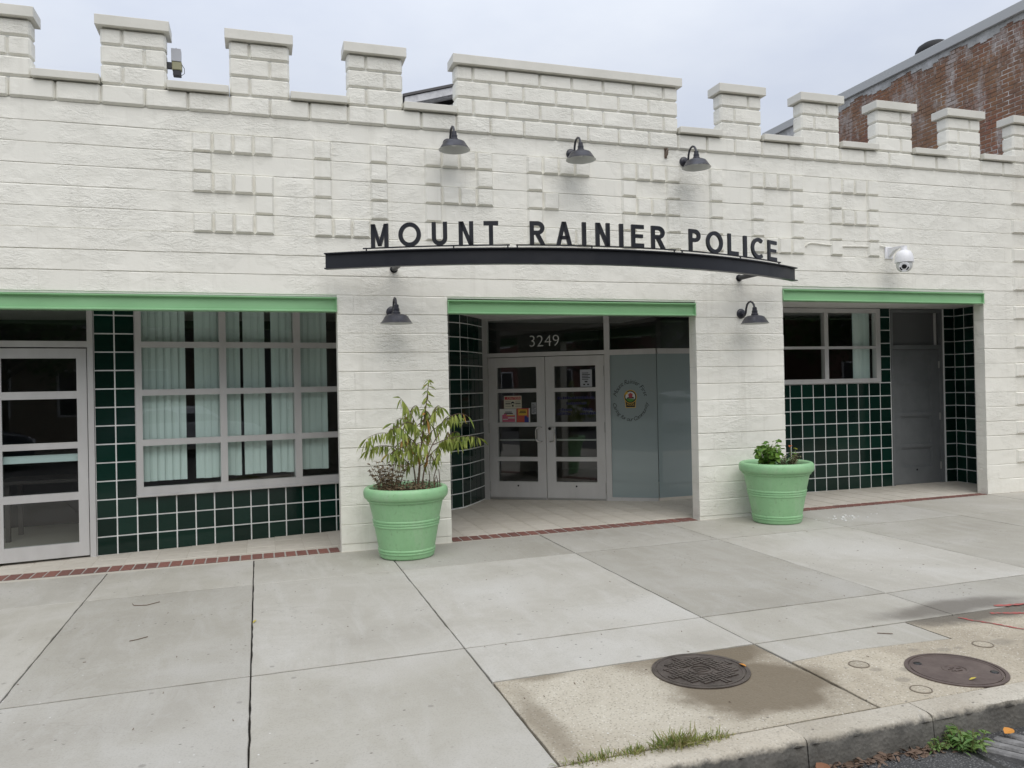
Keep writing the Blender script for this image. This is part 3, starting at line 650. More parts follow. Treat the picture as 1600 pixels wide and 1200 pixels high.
D1 = leaf(-.030, .844, .755, -.032, ''); D2 = leaf(.852, 1.731, .935, 1.733, '')
mb = MB(); mb.lathe([(0, .016), (.022, .016), (.026, 0)], 14, ax=lambda x, y, h: PM(.905+x, .013+h, 1.085+y)); mb.build('lock_cylinder', DARK, D2)
mb = MB(); mb.box(-.03, 1.73, -.05, .06, .0, .022, lambda a, b, c: PM(a, b, c)); mb.build('threshold', STEEL, PS)

# side light: frosted pane with the crest, clear transom above, second pane turned toward the pier
SD = bars(PM, [(1.815, 2.475, .028, .085)], 'side_light', ALU, PS, -.05, .03); bars(PM, [(1.815, 2.475, 2.146, 2.221)], 'transom_bar', ALU, SD, -.05, .03); bars(PM, [(1.815, 2.475, 2.715, 2.745)], 'head_bar', ALU, SD, -.05, .03)
fp = pane(PM, 1.815, 2.478, .085, 2.147, SD, FROST); pane(PM, 1.815, 2.478, 2.22, 2.716, SD)
e0 = PM(2.482, -.012, 0); PN = Plane(e0, (1.05, .02))
mb = MB(); mb.box(0, 1.05, -.10, .0, -.1, .085, lambda a, b, c: PN(a, b, c)); mb.build('plinth', FT, SD)
bars(PN, [(.006, 1.05, 2.146, 2.221)], 'transom_bar', ALU, SD, -.05, .022); bars(PN, [(.006, 1.05, 2.715, 2.745)], 'head_bar', ALU, SD, -.05, .022)
pane(PN, .004, 1.05, .085, 2.147, SD, FROST, 0); pane(PN, .004, 1.05, 2.22, 2.716, SD, GLASS, 0)
# crest and lettering on the frosted pane
VB = mat('black_vinyl', (.012, .014, .014), .5); YEL = mat('yellow_vinyl', (.72, .46, .05), .5); GRN = mat('green_vinyl', (.07, .24, .03), .5); WV = mat('white_vinyl_print', (.62, .62, .60), .5); RDV = mat('red_vinyl', (.38, .05, .06), .5)
cs, czz, o = 2.100, 1.487, -.0095
mb = MB()
def arc_text(txt, R, a0, a1, size, inward):
    wd = []
    for ch in txt: wd.append({' ': .34, 'i': .30, 'r': .42, 't': .38, 'f': .34, 'm': .86, 'M': .92, 'C': .66, 'R': .68, 'F': .60}.get(ch, .56))
    tot = sum(wd); acc = 0
    for ch, wv in zip(txt, wd):
        a = a0+(a1-a0)*(acc+wv/2)/tot; acc += wv
        if ch == ' ': continue
        rot = a-math.pi/2 if not inward else a+math.pi/2
        ca, sa = math.cos(rot), math.sin(rot); cx, cz2 = R*math.cos(a), R*math.sin(a)
        text_mb(ch, size, lambda u, v: PM(cs+(cx+(u)*ca-(v-size*.30)*sa)*.90, o, czz+(cz2+u*sa+(v-size*.30)*ca)*1.06), mb, shear=.28, align='CENTER')
arc_text('Mount Rainier First', .252, math.radians(168), math.radians(14), .088, False)
mb.build('lettering', VB, fp, clean=False); mb = MB()
arc_text('Caring for our Community', .262, math.radians(188), math.radians(352), .078, True)
mb.build('lettering', VB, fp, clean=False)
mb = MB()
def disc2(r, cz_, mi, off, sx=1., n=28, a0=0, a1=2*math.pi):
    mb.poly([PM(cs+r*sx*math.cos(a0+(a1-a0)*k/n), o+off, cz_+r*math.sin(a0+(a1-a0)*k/n)) for k in range(n)], mi)
def quad2(pts, mi, off): mb.poly([PM(cs+a, o+off, b) for a, b in pts], mi)
quad2([(-.070, 1.378), (.070, 1.378), (.082, 1.50), (-.082, 1.50)], 1, .0003); quad2([(-.062, 1.386), (.062, 1.386), (.075, 1.50), (-.075, 1.50)], 0, .0006)
disc2(.098, 1.537, 1, .0009, .95); disc2(.090, 1.537, 0, .0012, .95); disc2(.074, 1.537, 3, .0015, .95)
disc2(.074, 1.537, 2, .0018, .95, 16, math.radians(200), math.radians(340))
quad2([(-.055, 1.510), (.055, 1.510), (.045, 1.535), (-.04, 1.53)], 0, .0021); quad2([(-.02, 1.52), (.028, 1.525), (.035, 1.575), (.0, 1.595), (-.03, 1.57)], 4, .0024)
quad2([(-.075, 1.56), (-.03, 1.585), (-.045, 1.605), (-.068, 1.59)], 1, .0024)
text_mb('POLICE', .042, lambda u, v: PM(cs-.052+u*.78, o+.0027, 1.408+v), mb, 1)
mb.build('crest', [VB, YEL, GRN, WV, RDV], fp, clean=False)
# right window, right door and transom
WR = bars(PR, [(-1.05, -.98, 1.668, 2.79), (.402, .470, 1.735, 2.725), (1.325, 1.407, 1.668, 2.79), (-.98, 1.325, 1.668, 1.735), (-.98, 1.325, 2.725, 2.79)]+[(a, b, 2.184, 2.222) for a, b in ((-.98, .402), (.47, 1.325))], 'window', ALU, PS, -.05, .035)
for a, b in ((-.98, .402), (.47, 1.325)):
    for z0, z1 in ((1.735, 2.184), (2.222, 2.725)): pane(PR, a-.003, b+.003, z0-.003, z1+.003, WR)
FR = bars(PR, [(1.622, 1.662, .06, 2.79), (2.56, 2.612, .06, 2.79), (1.662, 2.56, 2.172, 2.235), (1.662, 2.56, 2.74, 2.79)], 'door_frame', DOORG, PS, -.09, .01)
mb = MB(); mb.poly([PR(a, -.04, b) for a, b in ((1.66, 2.233), (2.562, 2.233), (2.562, 2.742), (1.66, 2.742))]); mb.build('transom_panel', mat('grey_transom', (.11, .115, .12), .25), FR)
bars(PR, [(2.48, 2.498, 2.236, 2.739)], 'transom_bar', ALU, FR, -.038, -.004)
DR = bars(PR, [(1.665, 1.812, .085, 2.168), (2.400, 2.557, .085, 2.168)]+[(1.812, 2.400, a, b) for a, b in ((2.030, 2.168), (1.637, 1.686), (1.134, 1.193), (.650, .699), (.085, .345))], 'door', DOORG, PS, -.075, -.03)
for z0, z1 in ((1.686, 2.03), (1.193, 1.637), (.699, 1.134), (.345, .65)):
    mb = MB(); mb.box(1.8125, 2.3995, -.075, -.052, z0-.002, z1+.002, lambda a, b, c: PR(a, b, c))
    mb.build('panel', DOORG, DR)
    mb = MB()
    for q0, q1, y0, y1 in ((1.813, 1.831, z0, z1), (2.381, 2.399, z0, z1), (1.8312, 2.3808, z0, z0+.018), (1.8312, 2.3808, z1-.018, z1)): mb.box(q0, q1, -.0518, -.040, y0, y1, lambda a, b, c: PR(a, b, c))
    mb.build('panel_moulding', DOORG, DR)
for z in (.35, 1.12, 1.93):
    mb = MB(); mb.tube([PR(2.558, -.022, z-.055), PR(2.558, -.022, z+.055)], .012, 8); mb.build('hinge', STEEL, DR, smooth=40)
mb = MB(); mb.lathe([(0, .006), (.012, .006), (.014, 0)], 10, ax=lambda x, y, h: PR(2.10+x, -.03+h, .30+y)); mb.build('lock_button', DARK, DR)

# ------------------------------------------------------------------ blinds and things behind the glass
def blind(s_list, z0, z1, P, lab, name='vertical_blind', o=-.10):
    t = empty(name, P((s_list[0]+s_list[-1])/2, o, z0)); tag(t, lab, 'blind', 'vertical blinds behind the glass')
    for s in s_list:
        mb = MB(); a = random.uniform(.05, .34); ca, sa = math.cos(a)*.045, math.sin(a)*.045
        p0 = (s-ca, o-sa); p1 = (s, o+.006); p2 = (s+ca, o+sa)
        dz = random.uniform(-.006, .006)
        for q, r_ in ((p0, p1), (p1, p2)): mb.poly([P(q[0], q[1], z0+dz), P(r_[0], r_[1], z0+dz), P(r_[0], r_[1], z1), P(q[0], q[1], z1)])
        child_of(mb.build('slat', BLIND, clean=False), t)
    mb = MB(); mb.box(s_list[0]-.06, s_list[-1]+.06, o-.02, o+.02, z1, z1+.03, lambda a, b, c: P(a, b, c)); child_of(mb.build('head_rail', WHITE), t)
def rng(a, b, st=.078): return [a+st*i for i in range(int((b-a)/st)+1)]
blind(rng(.49, .95)+rng(1.065, 1.30), .735, 2.71, PL, 'white vertical blind nearest the left door, almost closed')
blind([1.40, 1.475]+rng(1.60, 1.76)+rng(1.92, 2.12), .745, 2.71, PL, 'white vertical blind in the middle window column, with dark gaps')
blind(rng(2.26, 2.53)+rng(2.78, 3.3), .76, 2.71, PL, 'white vertical blind in the window column next to the pier')
blind(rng(1.06, 1.30, .07), 1.70, 2.74, PR, 'pale vertical blind gathered at the right of the small window')
# paper notices taped inside the double door
PAPER = mat('paper_white', (.62, .62, .60), .8); INK = mat('print_ink', (.03, .03, .035), .7); PR1 = mat('print_red', (.45, .05, .06), .7); PP = mat('print_pink', (.55, .14, .22), .7)
PO = mat('print_orange_red', (.50, .10, .07), .7); PY = mat('print_yellow', (.65, .42, .06), .7); PB = mat('print_blue', (.05, .06, .28), .7); PCR = mat('paper_cream', (.60, .58, .46), .8)
def notice(label, s0, s1, z0, z1, mats, draw, tilt=0):
    mb = MB(); mb.box(s0, s1, -.0065, -.006, z0, z1, lambda a, b, c: PM(a, b, c))
    def q(a0, a1, b0, b1, mi, k=1): mb.poly([PM(s0+(s1-s0)*a, -.006+.0006*k, z0+(z1-z0)*b) for a, b in ((a0, b0), (a1, b0), (a1, b1), (a0, b1))], mi)
    def tx(t, size, a, b, mi, k=2): text_mb(t, size, lambda u, v: PM(s0+(s1-s0)*a+u, -.006+.0006*k, z0+(z1-z0)*b+v), mb, mi, align='CENTER')
    def dsc(a, b, r_, mi, k=1): mb.poly([PM(s0+(s1-s0)*a+r_*math.cos(t*math.pi/8), -.006+.0006*k, z0+(z1-z0)*b+r_*math.sin(t*math.pi/8)) for t in range(16)], mi)
    draw(q, tx, dsc)
    return tag(mb.build('paper_notice', mats, clean=False), label, 'notice')
def d1(q, tx, dsc):
    q(.04, .96, .70, .93, 1); tx('CAUTION', .046, .56, .74, 0); dsc(.5, .42, .026, 2); q(.44, .56, .30, .42, 0, 2); q(.45, .55, .16, .30, 2)
    for a0, a1 in ((.08, .38), (.64, .94)):
        for b in (.18, .34, .38, .43, .57): q(a0, a1, b, b+.028, 2)
notice('cream CAUTION notice with red heading on the left door leaf', .203, .478, 1.386, 1.578, [PCR, PR1, INK], d1)
def d2(q, tx, dsc):
    q(.16, .92, .03, .55, 1); dsc(.35, .42, .045, 1, 2); q(.28, .80, .62, .70, 2); q(.34, .74, .74, .80, 2); q(.40, .86, .48, .54, 3, 3); q(.2, .5, .2, .26, 0, 3); q(.5, .9, .3, .38, 0, 3)
notice('pink and white poster below the caution notice on the left door leaf', .130, .392, 1.180, 1.382, [PAPER, PP, INK, PY], d2)
def d3(q, tx, dsc):
    q(.0, .90, .0, 1, 1); q(.12, .78, .50, .92, 2, 2); q(.2, .7, .66, .72, 4, 3); q(.25, .68, .76, .82, 4, 3); q(.58, .9, .0, .36, 3, 2); dsc(.68, .36, .022, 3, 2)
notice('orange red poster with yellow panel on the left door leaf', .398, .606, 1.180, 1.390, [PAPER, PO, PY, PB, INK], d3)
def d4(q, tx, dsc):
    for i in range(7): q(.14, .86 if i % 3 else .6, .12+.11*i, .16+.11*i, 1)
notice('narrow grey notice at the edge of the left door leaf', .628, .704, 1.30, 1.475, [mat('paper_grey', (.35, .36, .38), .8), INK], d4)
def d5(q, tx, dsc):
    for i in range(5): q(.16, .84 if i % 2 else .7, .42+.09*i, .46+.09*i, 1)
    q(.38, .62, .26, .34, 1); q(.25, .42, .10, .18, 1); q(.58, .74, .10, .18, 1)
notice('pale printed sheet in the top pane of the right door leaf', 1.372, 1.548, 1.692, 1.945, [mat('paper_blue_grey', (.40, .42, .46), .8), INK], d5)
# dark blue vinyl lines on the second pane of the right leaf (too blurred to read in the photograph)
NAVY = mat('navy_vinyl', (.01, .012, .07), .5)
for z, a, b in ((1.515, 1.03, 1.56), (1.435, 1.16, 1.45), (1.345, 1.04, 1.24), (1.285, 1.02, 1.22), (1.345, 1.40, 1.54), (1.285, 1.36, 1.58)):
    s = a; mb = MB()
    while s < b:
        wd = random.uniform(.012, .03); hh = random.uniform(.022, .045)
        mb.poly([PM(s, -.0085, z), PM(s+wd, -.0085, z), PM(s+wd, -.0085, z+hh), PM(s, -.0085, z+hh)]); s += wd+.006
    mb.build('vinyl_line', NAVY, D2, clean=False)
# a desk seen through the left door
t = empty('desk', (-.1, 2.6, -.07)); tag(t, 'dark office desk standing inside behind the left glass door', 'desk')
DK = mat('desk_laminate', (.08, .07, .065), .5)
mb = MB(); mb.box(-.8, .5, 2.3, 3.0, .66, .70); child_of(mb.build('desk_top', DK), t)
for x in (-.72, .38):
    for y in (2.36, 2.9): mb = MB(); mb.box(x, x+.05, y, y+.05, -.073, .66); child_of(mb.build('leg', DK), t)

# ------------------------------------------------------------------ curved steel sign
def bow(x): return -(.3+.8*(1-((x-5.70)/2.85)**2))
def bowt(x): return Vector((1, 1.6*(x-5.70)/2.85**2, 0)).normalized()
SG = empty('police_sign', (5.7, 0, 2.94)); tag(SG, 'black curved steel beam sign with letters reading MOUNT RAINIER POLICE', 'sign')
def sweep(name, x0, x1, prof, m, K=48):
    """prof: (o, z), o outwards from the bow line"""
    mb = MB(); n_ = len(prof)
    for i in range(K+1):
        x = x0+(x1-x0)*i/K; t = bowt(x); nn = Vector((t.y, -t.x, 0))
        for o_, z in prof: mb.v.append((x+nn.x*o_, bow(x)+nn.y*o_, z))
    for i in range(K):
        for j in range(n_): mb.f.append((i*n_+j, i*n_+(j+1) % n_, (i+1)*n_+(j+1) % n_, (i+1)*n_+j))
    mb.f.append(tuple(range(n_))); mb.f.append(tuple(K*n_+j for j in range(n_))); mb.mi = [0]*len(mb.f)
    return child_of(mb.build(name, m, smooth=25), SG)
zb, zt = 2.945, 3.108
sweep('beam', 2.87, 8.53, [(.028, zb), (.028, zb+.011), (-.008, zb+.015), (-.008, zt-.015), (.028, zt-.011), (.028, zt), (-.046, zt), (-.046, zt-.011), (-.016, zt-.015), (-.016, zb+.015), (-.046, zb+.011), (-.046, zb)], BLACK)
for a, b in ((3.23, 4.628), (4.692, 6.466), (6.537, 8.185)): sweep('rail', a, b, [(.006, 3.130), (.006, 3.142), (-.014, 3.142), (-.014, 3.130)], BLACK, 24)
for x in (3.262, 4.086, 4.610, 4.703, 5.475, 6.450, 6.552, 7.418, 8.150):
    mb = MB(); mb.box(x-.006, x+.006, bow(x)-.002, bow(x)+.010, zt-.002, 3.1305); child_of(mb.build('rail_post', BLACK), SG)
for x in (3.62, 7.93):
    mb = MB(); mb.tube([(x, .002, 3.012), (x, bow(x)+.03, 3.012)], .030, 14); mb.lathe([(0, .010), (.042, .010), (.042, 0), (0, 0)], 18, ax=lambda p, q, h: (x+p, -h, 3.012+q)); child_of(mb.build('bracket', BLACK, smooth=40), SG)
# letter outlines in a unit box (u, v), stroke t
def letter(ch, w, h, t):
    R = []
    def rect(a, b, c, d): R.append([(a, c), (b, c), (b, d), (a, d)])
    def bar(p, q, tt=t):
        p, q = Vector(p), Vector(q); dx = tt*.5*math.sqrt(1+((q.x-p.x)/(q.y-p.y))**2); R.append([(p.x-dx, p.y), (p.x+dx, p.y), (q.x+dx, q.y), (q.x-dx, q.y)])
    def ring(cx, cy, rx, ry, a0, a1, n=22):
        for i in range(n):
            p = [math.radians(a0+(a1-a0)*k/n) for k in (i, i+1)]
            R.append([(cx+(rx-f)*math.cos(a), cy+(ry-f)*math.sin(a)) for a, f in ((p[0], 0), (p[1], 0), (p[1], t), (p[0], t))])
    if ch == 'I': rect(0, w, 0, h)
    elif ch == 'T': rect(0, w, h-t, h); rect(w/2-t/2, w/2+t/2, 0, h-t)
    elif ch == 'L': rect(0, t, 0, h); rect(t, w, 0, t)
    elif ch == 'E': rect(0, t, 0, h); rect(t, w, 0, t); rect(t, w, h-t, h); rect(t, w*.92, h*.5-t*.45, h*.5+t*.45)
    elif ch == 'N': rect(0, t, 0, h); rect(w-t, w, 0, h); bar((w-t*.62, 0), (t*.62, h), t*.95)
    elif ch == 'M': rect(0, t*.95, 0, h); rect(w-t*.95, w, 0, h); bar((w/2, .06*h), (t*.6, h), t*.8); bar((w/2, .06*h), (w-t*.6, h), t*.8)
    elif ch == 'A': bar((t*.55, 0), (w/2, h), t); bar((w-t*.55, 0), (w/2, h), t); rect(w*.22, w*.78, h*.24, h*.24+t*.85)
    elif ch == 'U': rect(0, t, w/2, h); rect(w-t, w, w/2, h); ring(w/2, w/2, w/2, w/2, 180, 360)
    elif ch == 'O': ring(w/2, h/2, w/2, h/2+.004, 0, 360, 40)
    elif ch == 'C': ring(w*.58, h/2, w*.58, h/2+.003, 52, 308, 30)
    elif ch in 'PR':
        ry = h*.29; rect(0, t, 0, h); rect(t, w*.5, h-t, h); rect(t, w*.5, h-2*ry, h-2*ry+t); ring(w*.5, h-ry, w*.46, ry, -90, 90)
        if ch == 'R': bar((w-t*.55, 0), (w*.48, h-2*ry+.01), t)
    return R
LET = [('M', 3.308, 3.470), ('O', 3.566, 3.777), ('U', 3.880, 4.026), ('N', 4.135, 4.276), ('T', 4.375, 4.518), ('R', 4.829, 4.984), ('A', 5.096, 5.262), ('I', 5.370, 5.413), ('N', 5.517, 5.673), ('I', 5.782, 5.826),
       ('E', 5.922, 6.067), ('R', 6.160, 6.330), ('P', 6.647, 6.808), ('O', 6.890, 7.130), ('L', 7.219, 7.380), ('I', 7.475, 7.525), ('C', 7.612, 7.828), ('E', 7.925, 8.095)]
for ch, x0, x1 in LET:
    xm = (x0+x1)/2; t = bowt(xm); nn = Vector((t.y, -t.x, 0)); w_ = (x1-x0)/t.x*(1.0); mb = MB()
    for poly in letter(ch, w_, .236, .042):
        K = len(poly)
        fr = [Vector((xm, bow(xm), 3.139))+t*(u-w_/2)+Vector((0, 0, v))+nn*.010 for u, v in poly]; bk = [p-nn*.024 for p in fr]
        mb.raw([tuple(p) for p in fr+bk], [tuple(range(K)), tuple(range(2*K-1, K-1, -1))]+[(i, (i+1) % K, K+(i+1) % K, K+i) for i in range(K)])
    child_of(mb.build('letter', BLACK), SG)

# ------------------------------------------------------------------ gooseneck lamps
def wall_lamp(x, z, label):
    t = empty('wall_lamp', (x, 0, z)); tag(t, label, 'lamp', 'gooseneck wall lamps on the facade')
    mb = MB(); mb.lathe([(0, .030), (.030, .030), (.050, .022), (.060, .010), (.062, 0), (0, 0)], 24, ax=lambda p, q, h: (p, -.003-h, q)); mb.build('backplate', LAMPB, t, smooth=35)
    P = [(.02, 0), (.06, .002), (.09, .018), (.105, .05), (.115, .10), (.135, .15), (.17, .178), (.21, .184), (.25, .166), (.278, .13), (.288, .085)]
    mb = MB(); mb.tube([(0, -a, b*.92-(.04 if k_ > 1 else .02*k_)) for k_, (a, b) in enumerate(P)], .0125, 10); mb.build('gooseneck', LAMPB, t, smooth=60)
    mb = MB(); mb.lathe([(0, .095), (.018, .095), (.026, .088), (.028, .055), (.034, .050), (.034, .020), (.042, .012), (.044, -.012), (0, -.012)], 20, (0, -.29, -.04)); mb.build('socket', LAMPB, t, smooth=35)
    o = MB(); o.lathe([(.040, -.006), (.085, -.012), (.112, -.024), (.126, -.044), (.165, -.104), (.170, -.106)], 40, (0, -.29, -.04)); o.build('shade', LAMPB, t, smooth=40, clean=False)
    i = MB(); i.lathe([(.038, -.009), (.083, -.016), (.109, -.028), (.122, -.046), (.163, -.105), (.170, -.107)], 40, (0, -.29, -.04)); i.build('shade_lining', LAMPW, t, smooth=50, clean=False)
    b = MB(); b.lathe([(0, -.012), (.02, -.014), (.03, -.04), (.024, -.062), (0, -.070)], 16, (0, -.29, -.04)); b.build('bulb', mat('frosted_bulb', (.7, .7, .68), .3), t, smooth=True)
wall_lamp(4.249, 4.412, 'black gooseneck lamp above the word MOUNT, leftmost of the upper three')
wall_lamp(5.712, 4.402, 'black gooseneck lamp above the middle of the sign')
wall_lamp(7.190, 4.410, 'black gooseneck lamp above the word POLICE, rightmost of the upper three')
wall_lamp(3.590, 2.546, 'black gooseneck lamp on the pier above the tall potted shrub')
wall_lamp(7.948, 2.567, 'black gooseneck lamp on the pier above the small flower planter')

# ------------------------------------------------------------------ security camera, cable, antenna box, hook
t = empty('security_camera', (10.24, 0, 3.39)); tag(t, 'white dome security camera on an arm above the right entry', 'camera')
mb = MB(); mb.box(10.175, 10.305, -.022, .003, 3.315, 3.475); child_of(mb.build('wall_plate', WHITE, bevel=.006), t)
mb = MB()
prof = [(-.02, 3.335, 3.46), (-.06, 3.365, 3.458), (-.11, 3.405, 3.455), (-.17, 3.428, 3.455), (-.235, 3.432, 3.452), (-.30, 3.432, 3.447)]
for (a, z0, z1) in prof: mb.v += [(10.215, a, z0), (10.265, a, z0), (10.265, a, z1), (10.215, a, z1)]
for i in range(len(prof)-1):
    for k_ in range(4): mb.f.append((4*i+k_, 4*i+(k_+1) % 4, 4*i+4+(k_+1) % 4, 4*i+4+k_))
mb.f += [(0, 1, 2, 3), tuple(4*(len(prof)-1)+q for q in range(4))]; mb.mi = [0]*len(mb.f)
child_of(mb.build('arm', WHITE), t)
cx, cy = 10.24, -.27
mb = MB(); mb.lathe([(0, 3.432), (.036, 3.432), (.040, 3.405), (.044, 3.388), (.075, 3.375), (.098, 3.345), (.112, 3.30), (.117, 3.235), (.116, 3.228), (.10, 3.228)], 32, (cx, cy, 0)); child_of(mb.build('housing', WHITE, smooth=40), t)
mb = MB(); mb.lathe([(.098, 3.232), (.10, 3.20), (.094, 3.165), (.078, 3.132), (.05, 3.112), (0, 3.105)], 32, (cx, cy, 0)); child_of(mb.build('ball', mat('camera_grey', (.60, .61, .60), .35), smooth=True), t)
dr = (Vector((2.2, -8.6, 1.0))-Vector((cx, cy, 3.18))).normalized(); sd_ = dr.cross(Vector((0, 0, 1))).normalized(); ud = sd_.cross(dr)
def lensax(x, y, h): p = Vector((cx, cy, 3.178))+dr*(.075+h)+sd_*x+ud*y; return tuple(p)
mb = MB(); mb.lathe([(0, .030), (.060, .030), (.064, .022), (.064, -.02)], 28, ax=lensax); child_of(mb.build('lens_plate', WHITE, smooth=35), t)
mb = MB(); mb.lathe([(0, .040), (.024, .040), (.030, .034), (.030, .026)], 22, ax=lambda x, y, h: lensax(x, y+.008, h)); child_of(mb.build('lens', DARK, smooth=35), t)
for s_ in (-1, 1):
    mb = MB(); n_ = 8; 
    for i in range(n_):
        a0, a1 = [math.radians(-90+s_*(30+55*q/n_)) for q in (i, i+1)]
        mb.poly([lensax(rr_*math.cos(a), rr_*math.sin(a)+.004, .0315) for a, rr_ in ((a0, .040), (a1, .040), (a1, .056), (a0, .056))])
    child_of(mb.build('infrared_window', DARK), t)
mb = MB(); mb.tube([(8.93, -.006, 3.44), (8.96, -.012, 3.475), (9.01, -.012, 3.49), (9.2, -.010, 3.475), (9.5, -.010, 3.462), (9.9, -.010, 3.470), (10.08, -.012, 3.485), (10.16, -.014, 3.480), (10.20, -.012, 3.462)], .008, 6)
tag(mb.build('cable', PAINT, smooth=True), 'painted over cable running along the wall to the dome camera', 'cable')
t = empty('antenna_box', (1.4, .08, 4.9)); tag(t, 'small grey antenna box fixed to the side of a battlement', 'antenna')
mb = MB(); mb.box(1.425, 1.515, .04, .13, 5.06, 5.185); mb.tube([(1.47, .08, 5.18), (1.47, .08, 5.205)], .006, 6); child_of(mb.build('cover', mat('box_grey', (.42, .43, .46), .5)), t)
mb = MB(); mb.box(1.43, 1.522, .045, .125, 4.975, 5.059); child_of(mb.build('body', mat('box_olive', (.30, .29, .18), .6), bevel=.006), t)
mb = MB(); mb.box(1.438, 1.515, .05, .12, 4.918, 4.974); child_of(mb.build('base', DARK, bevel=.005), t)
mb = MB(); mb.box(1.370, 1.429, .06, .10, 4.99, 5.05); child_of(mb.build('bracket', DARK), t)
mb = MB(); mb.tube([(1.52, .07, 5.04), (1.545, .07, 5.0), (1.545, .07, 4.95), (1.515, .07, 4.925)], .003, 6); child_of(mb.build('lead', DARK), t)
mb = MB(); mb.box(6.925, 6.955, -.012, .004, 4.44, 4.56); mb.tube([(6.94, -.01, 4.54), (6.94, -.05, 4.545), (6.94, -.062, 4.52), (6.942, -.05, 4.47), (6.94, -.012, 4.455)], .008, 6)
tag(mb.build('wall_hook', RUST), 'small rusty metal hook on the wall beside the right upper lamp', 'hook')

# ------------------------------------------------------------------ planters and plants
def planter(x, y, z, label):
    t = empty('planter', (x, y, z)); tag(t, label, 'planter', 'round green planters against the piers')
    body = MB()
    pr = [(0, .0), (.262, .0), (.276, .010), (.281, .022), (.281, .048), (.290, .054), (.290, .066), (.284, .072), (.293, .080), (.293, .092), (.287, .098), (.328, .320), (.336, .326), (.336, .338), (.331, .345), (.340, .352), (.340, .364), (.335, .371), (.344, .378), (.344, .390), (.339, .397),
          (.377, .570), (.390, .575), (.398, .585), (.398, .598)]
    body.lathe(pr, 56); body.build('pot', PLANTER, t, smooth=28, clean=False)
    rim = MB(); rim.lathe([(.398, .598), (.412, .602), (.424, .615), (.430, .640), (.430, .672), (.424, .695), (.410, .710), (.392, .714), (.376, .708), (.366, .694), (.362, .670), (.358, .60)], 56); rim.build('rim', PLANTER, t, smooth=60, clean=False)
    soil = MB(); n_ = 30
    for r_ in range(0, 7):
        for k_ in range(n_): soil.v.append((.061*r_*math.cos(2*math.pi*k_/n_), .061*r_*math.sin(2*math.pi*k_/n_), .645+.03*(1-r_/6)+random.uniform(-.012, .012)))
    for r_ in range(6):
        for k_ in range(n_): soil.f.append((r_*n_+k_, r_*n_+(k_+1) % n_, (r_+1)*n_+(k_+1) % n_, (r_+1)*n_+k_))
    soil.mi = [0]*len(soil.f); soil.build('soil', SOIL, t)
    return t
planter(3.625, -.455, gz(3.6), 'large round green planter holding the tall leafy shrub')
planter(8.075, -.470, gz(8.0), 'large round green planter with small flowers by the right pier')
def leafmat(name, c1, c2, c3=None):
    m = mat(name, c1, .5); n = NT(m)
    r_ = n.noise(9, 2, .5); c = n.ramp(r_, [(.32, c1), (.62, c2)]) if not c3 else n.ramp(r_, [(.28, c1), (.56, c2), (.72, c3)])
    n.col(c); n.b.inputs['Subsurface Weight'].default_value = 0; n.b.inputs['Transmission Weight'].default_value = 0
    # thin leaves let some light through
    t_ = m.node_tree; tr = t_.nodes.new('ShaderNodeBsdfTranslucent'); mxs = t_.nodes.new('ShaderNodeMixShader'); mxs.inputs[0].default_value = .28
    out = [q for q in t_.nodes if q.type == 'OUTPUT_MATERIAL'][0]
    t_.links.new(c, tr.inputs[0]); t_.links.new(n.b.outputs[0], mxs.inputs[1]); t_.links.new(tr.outputs[0], mxs.inputs[2]); t_.links.new(mxs.outputs[0], out.inputs[0])
    return m
LEAF = leafmat('willow_leaf', (.14, .21, .03), (.34, .39, .085)); LEAFO = leafmat('turning_leaf', (.42, .20, .05), (.50, .32, .10))
STEM = mat('woody_stem', (.13, .085, .055), .8); STEMG = mat('green_stem', (.17, .17, .06), .7)
def add_leaf(mb, p, d, L, wd, droop=.25, twist=None):
    """lanceolate leaf: two halves folded along the midrib, curving downwards"""
    p = Vector(p); d = Vector(d).normalized(); s_ = d.cross(Vector((0, 0, 1)))
    if s_.length < .05: s_ = Vector((1, 0, 0))
    s_.normalize(); s_ = Matrix.Rotation(random.uniform(-1.1, 1.1) if twist is None else twist, 3, d) @ s_
    nrm = s_.cross(d); mid = []; lft = []; rgt = []
    for q, wf in ((0, .06), (.22, .75), (.5, 1), (.78, .62), (1, .0)):
        c = p+d*(L*q)+Vector((0, 0, -1))*(droop*L*q*q); mid.append(c); lft.append(c+s_*(wd*wf)+nrm*wd*.3*wf); rgt.append(c-s_*(wd*wf)+nrm*wd*.3*wf)
    i = len(mb.v); mb.v += [tuple(q) for q in mid+lft+rgt]
    for k_ in range(4):
        mb.f += [(i+k_, i+k_+1, i+6+k_, i+5+k_), (i+k_+1, i+k_, i+10+k_, i+11+k_)]; mb.mi += [0, 0]
def bez(P, n_):
    P = [Vector(p) for p in P]; out = []
    for i in range(n_+1):
        t = i/n_; Q = P[:]
        while len(Q) > 1: Q = [Q[k_].lerp(Q[k_+1], t) for k_ in range(len(Q)-1)]
        out.append(Q[0])
    return out
SH = empty('potted_shrub', (3.76, -.44, .68)); tag(SH, 'willowy green shrub with drooping leaves growing in the left planter', 'shrub')
stm = MB(); lf = MB(); lfo = MB()
Y0 = -.44
trunk = bez([(3.755, Y0, .66), (3.775, Y0-.01, .95), (3.80, Y0+.02, 1.25), (3.87, Y0, 1.55), (3.885, Y0-.01, 1.80)], 14)
stm.tube(trunk, [.013-.0007*i for i in range(15)], 7)
tr2 = bez([(3.735, Y0+.03, .66), (3.74, Y0+.04, .9), (3.70, Y0+.05, 1.05), (3.62, Y0+.04, 1.2)], 8); stm.tube(tr2, [.009-.0006*i for i in range(9)], 6)
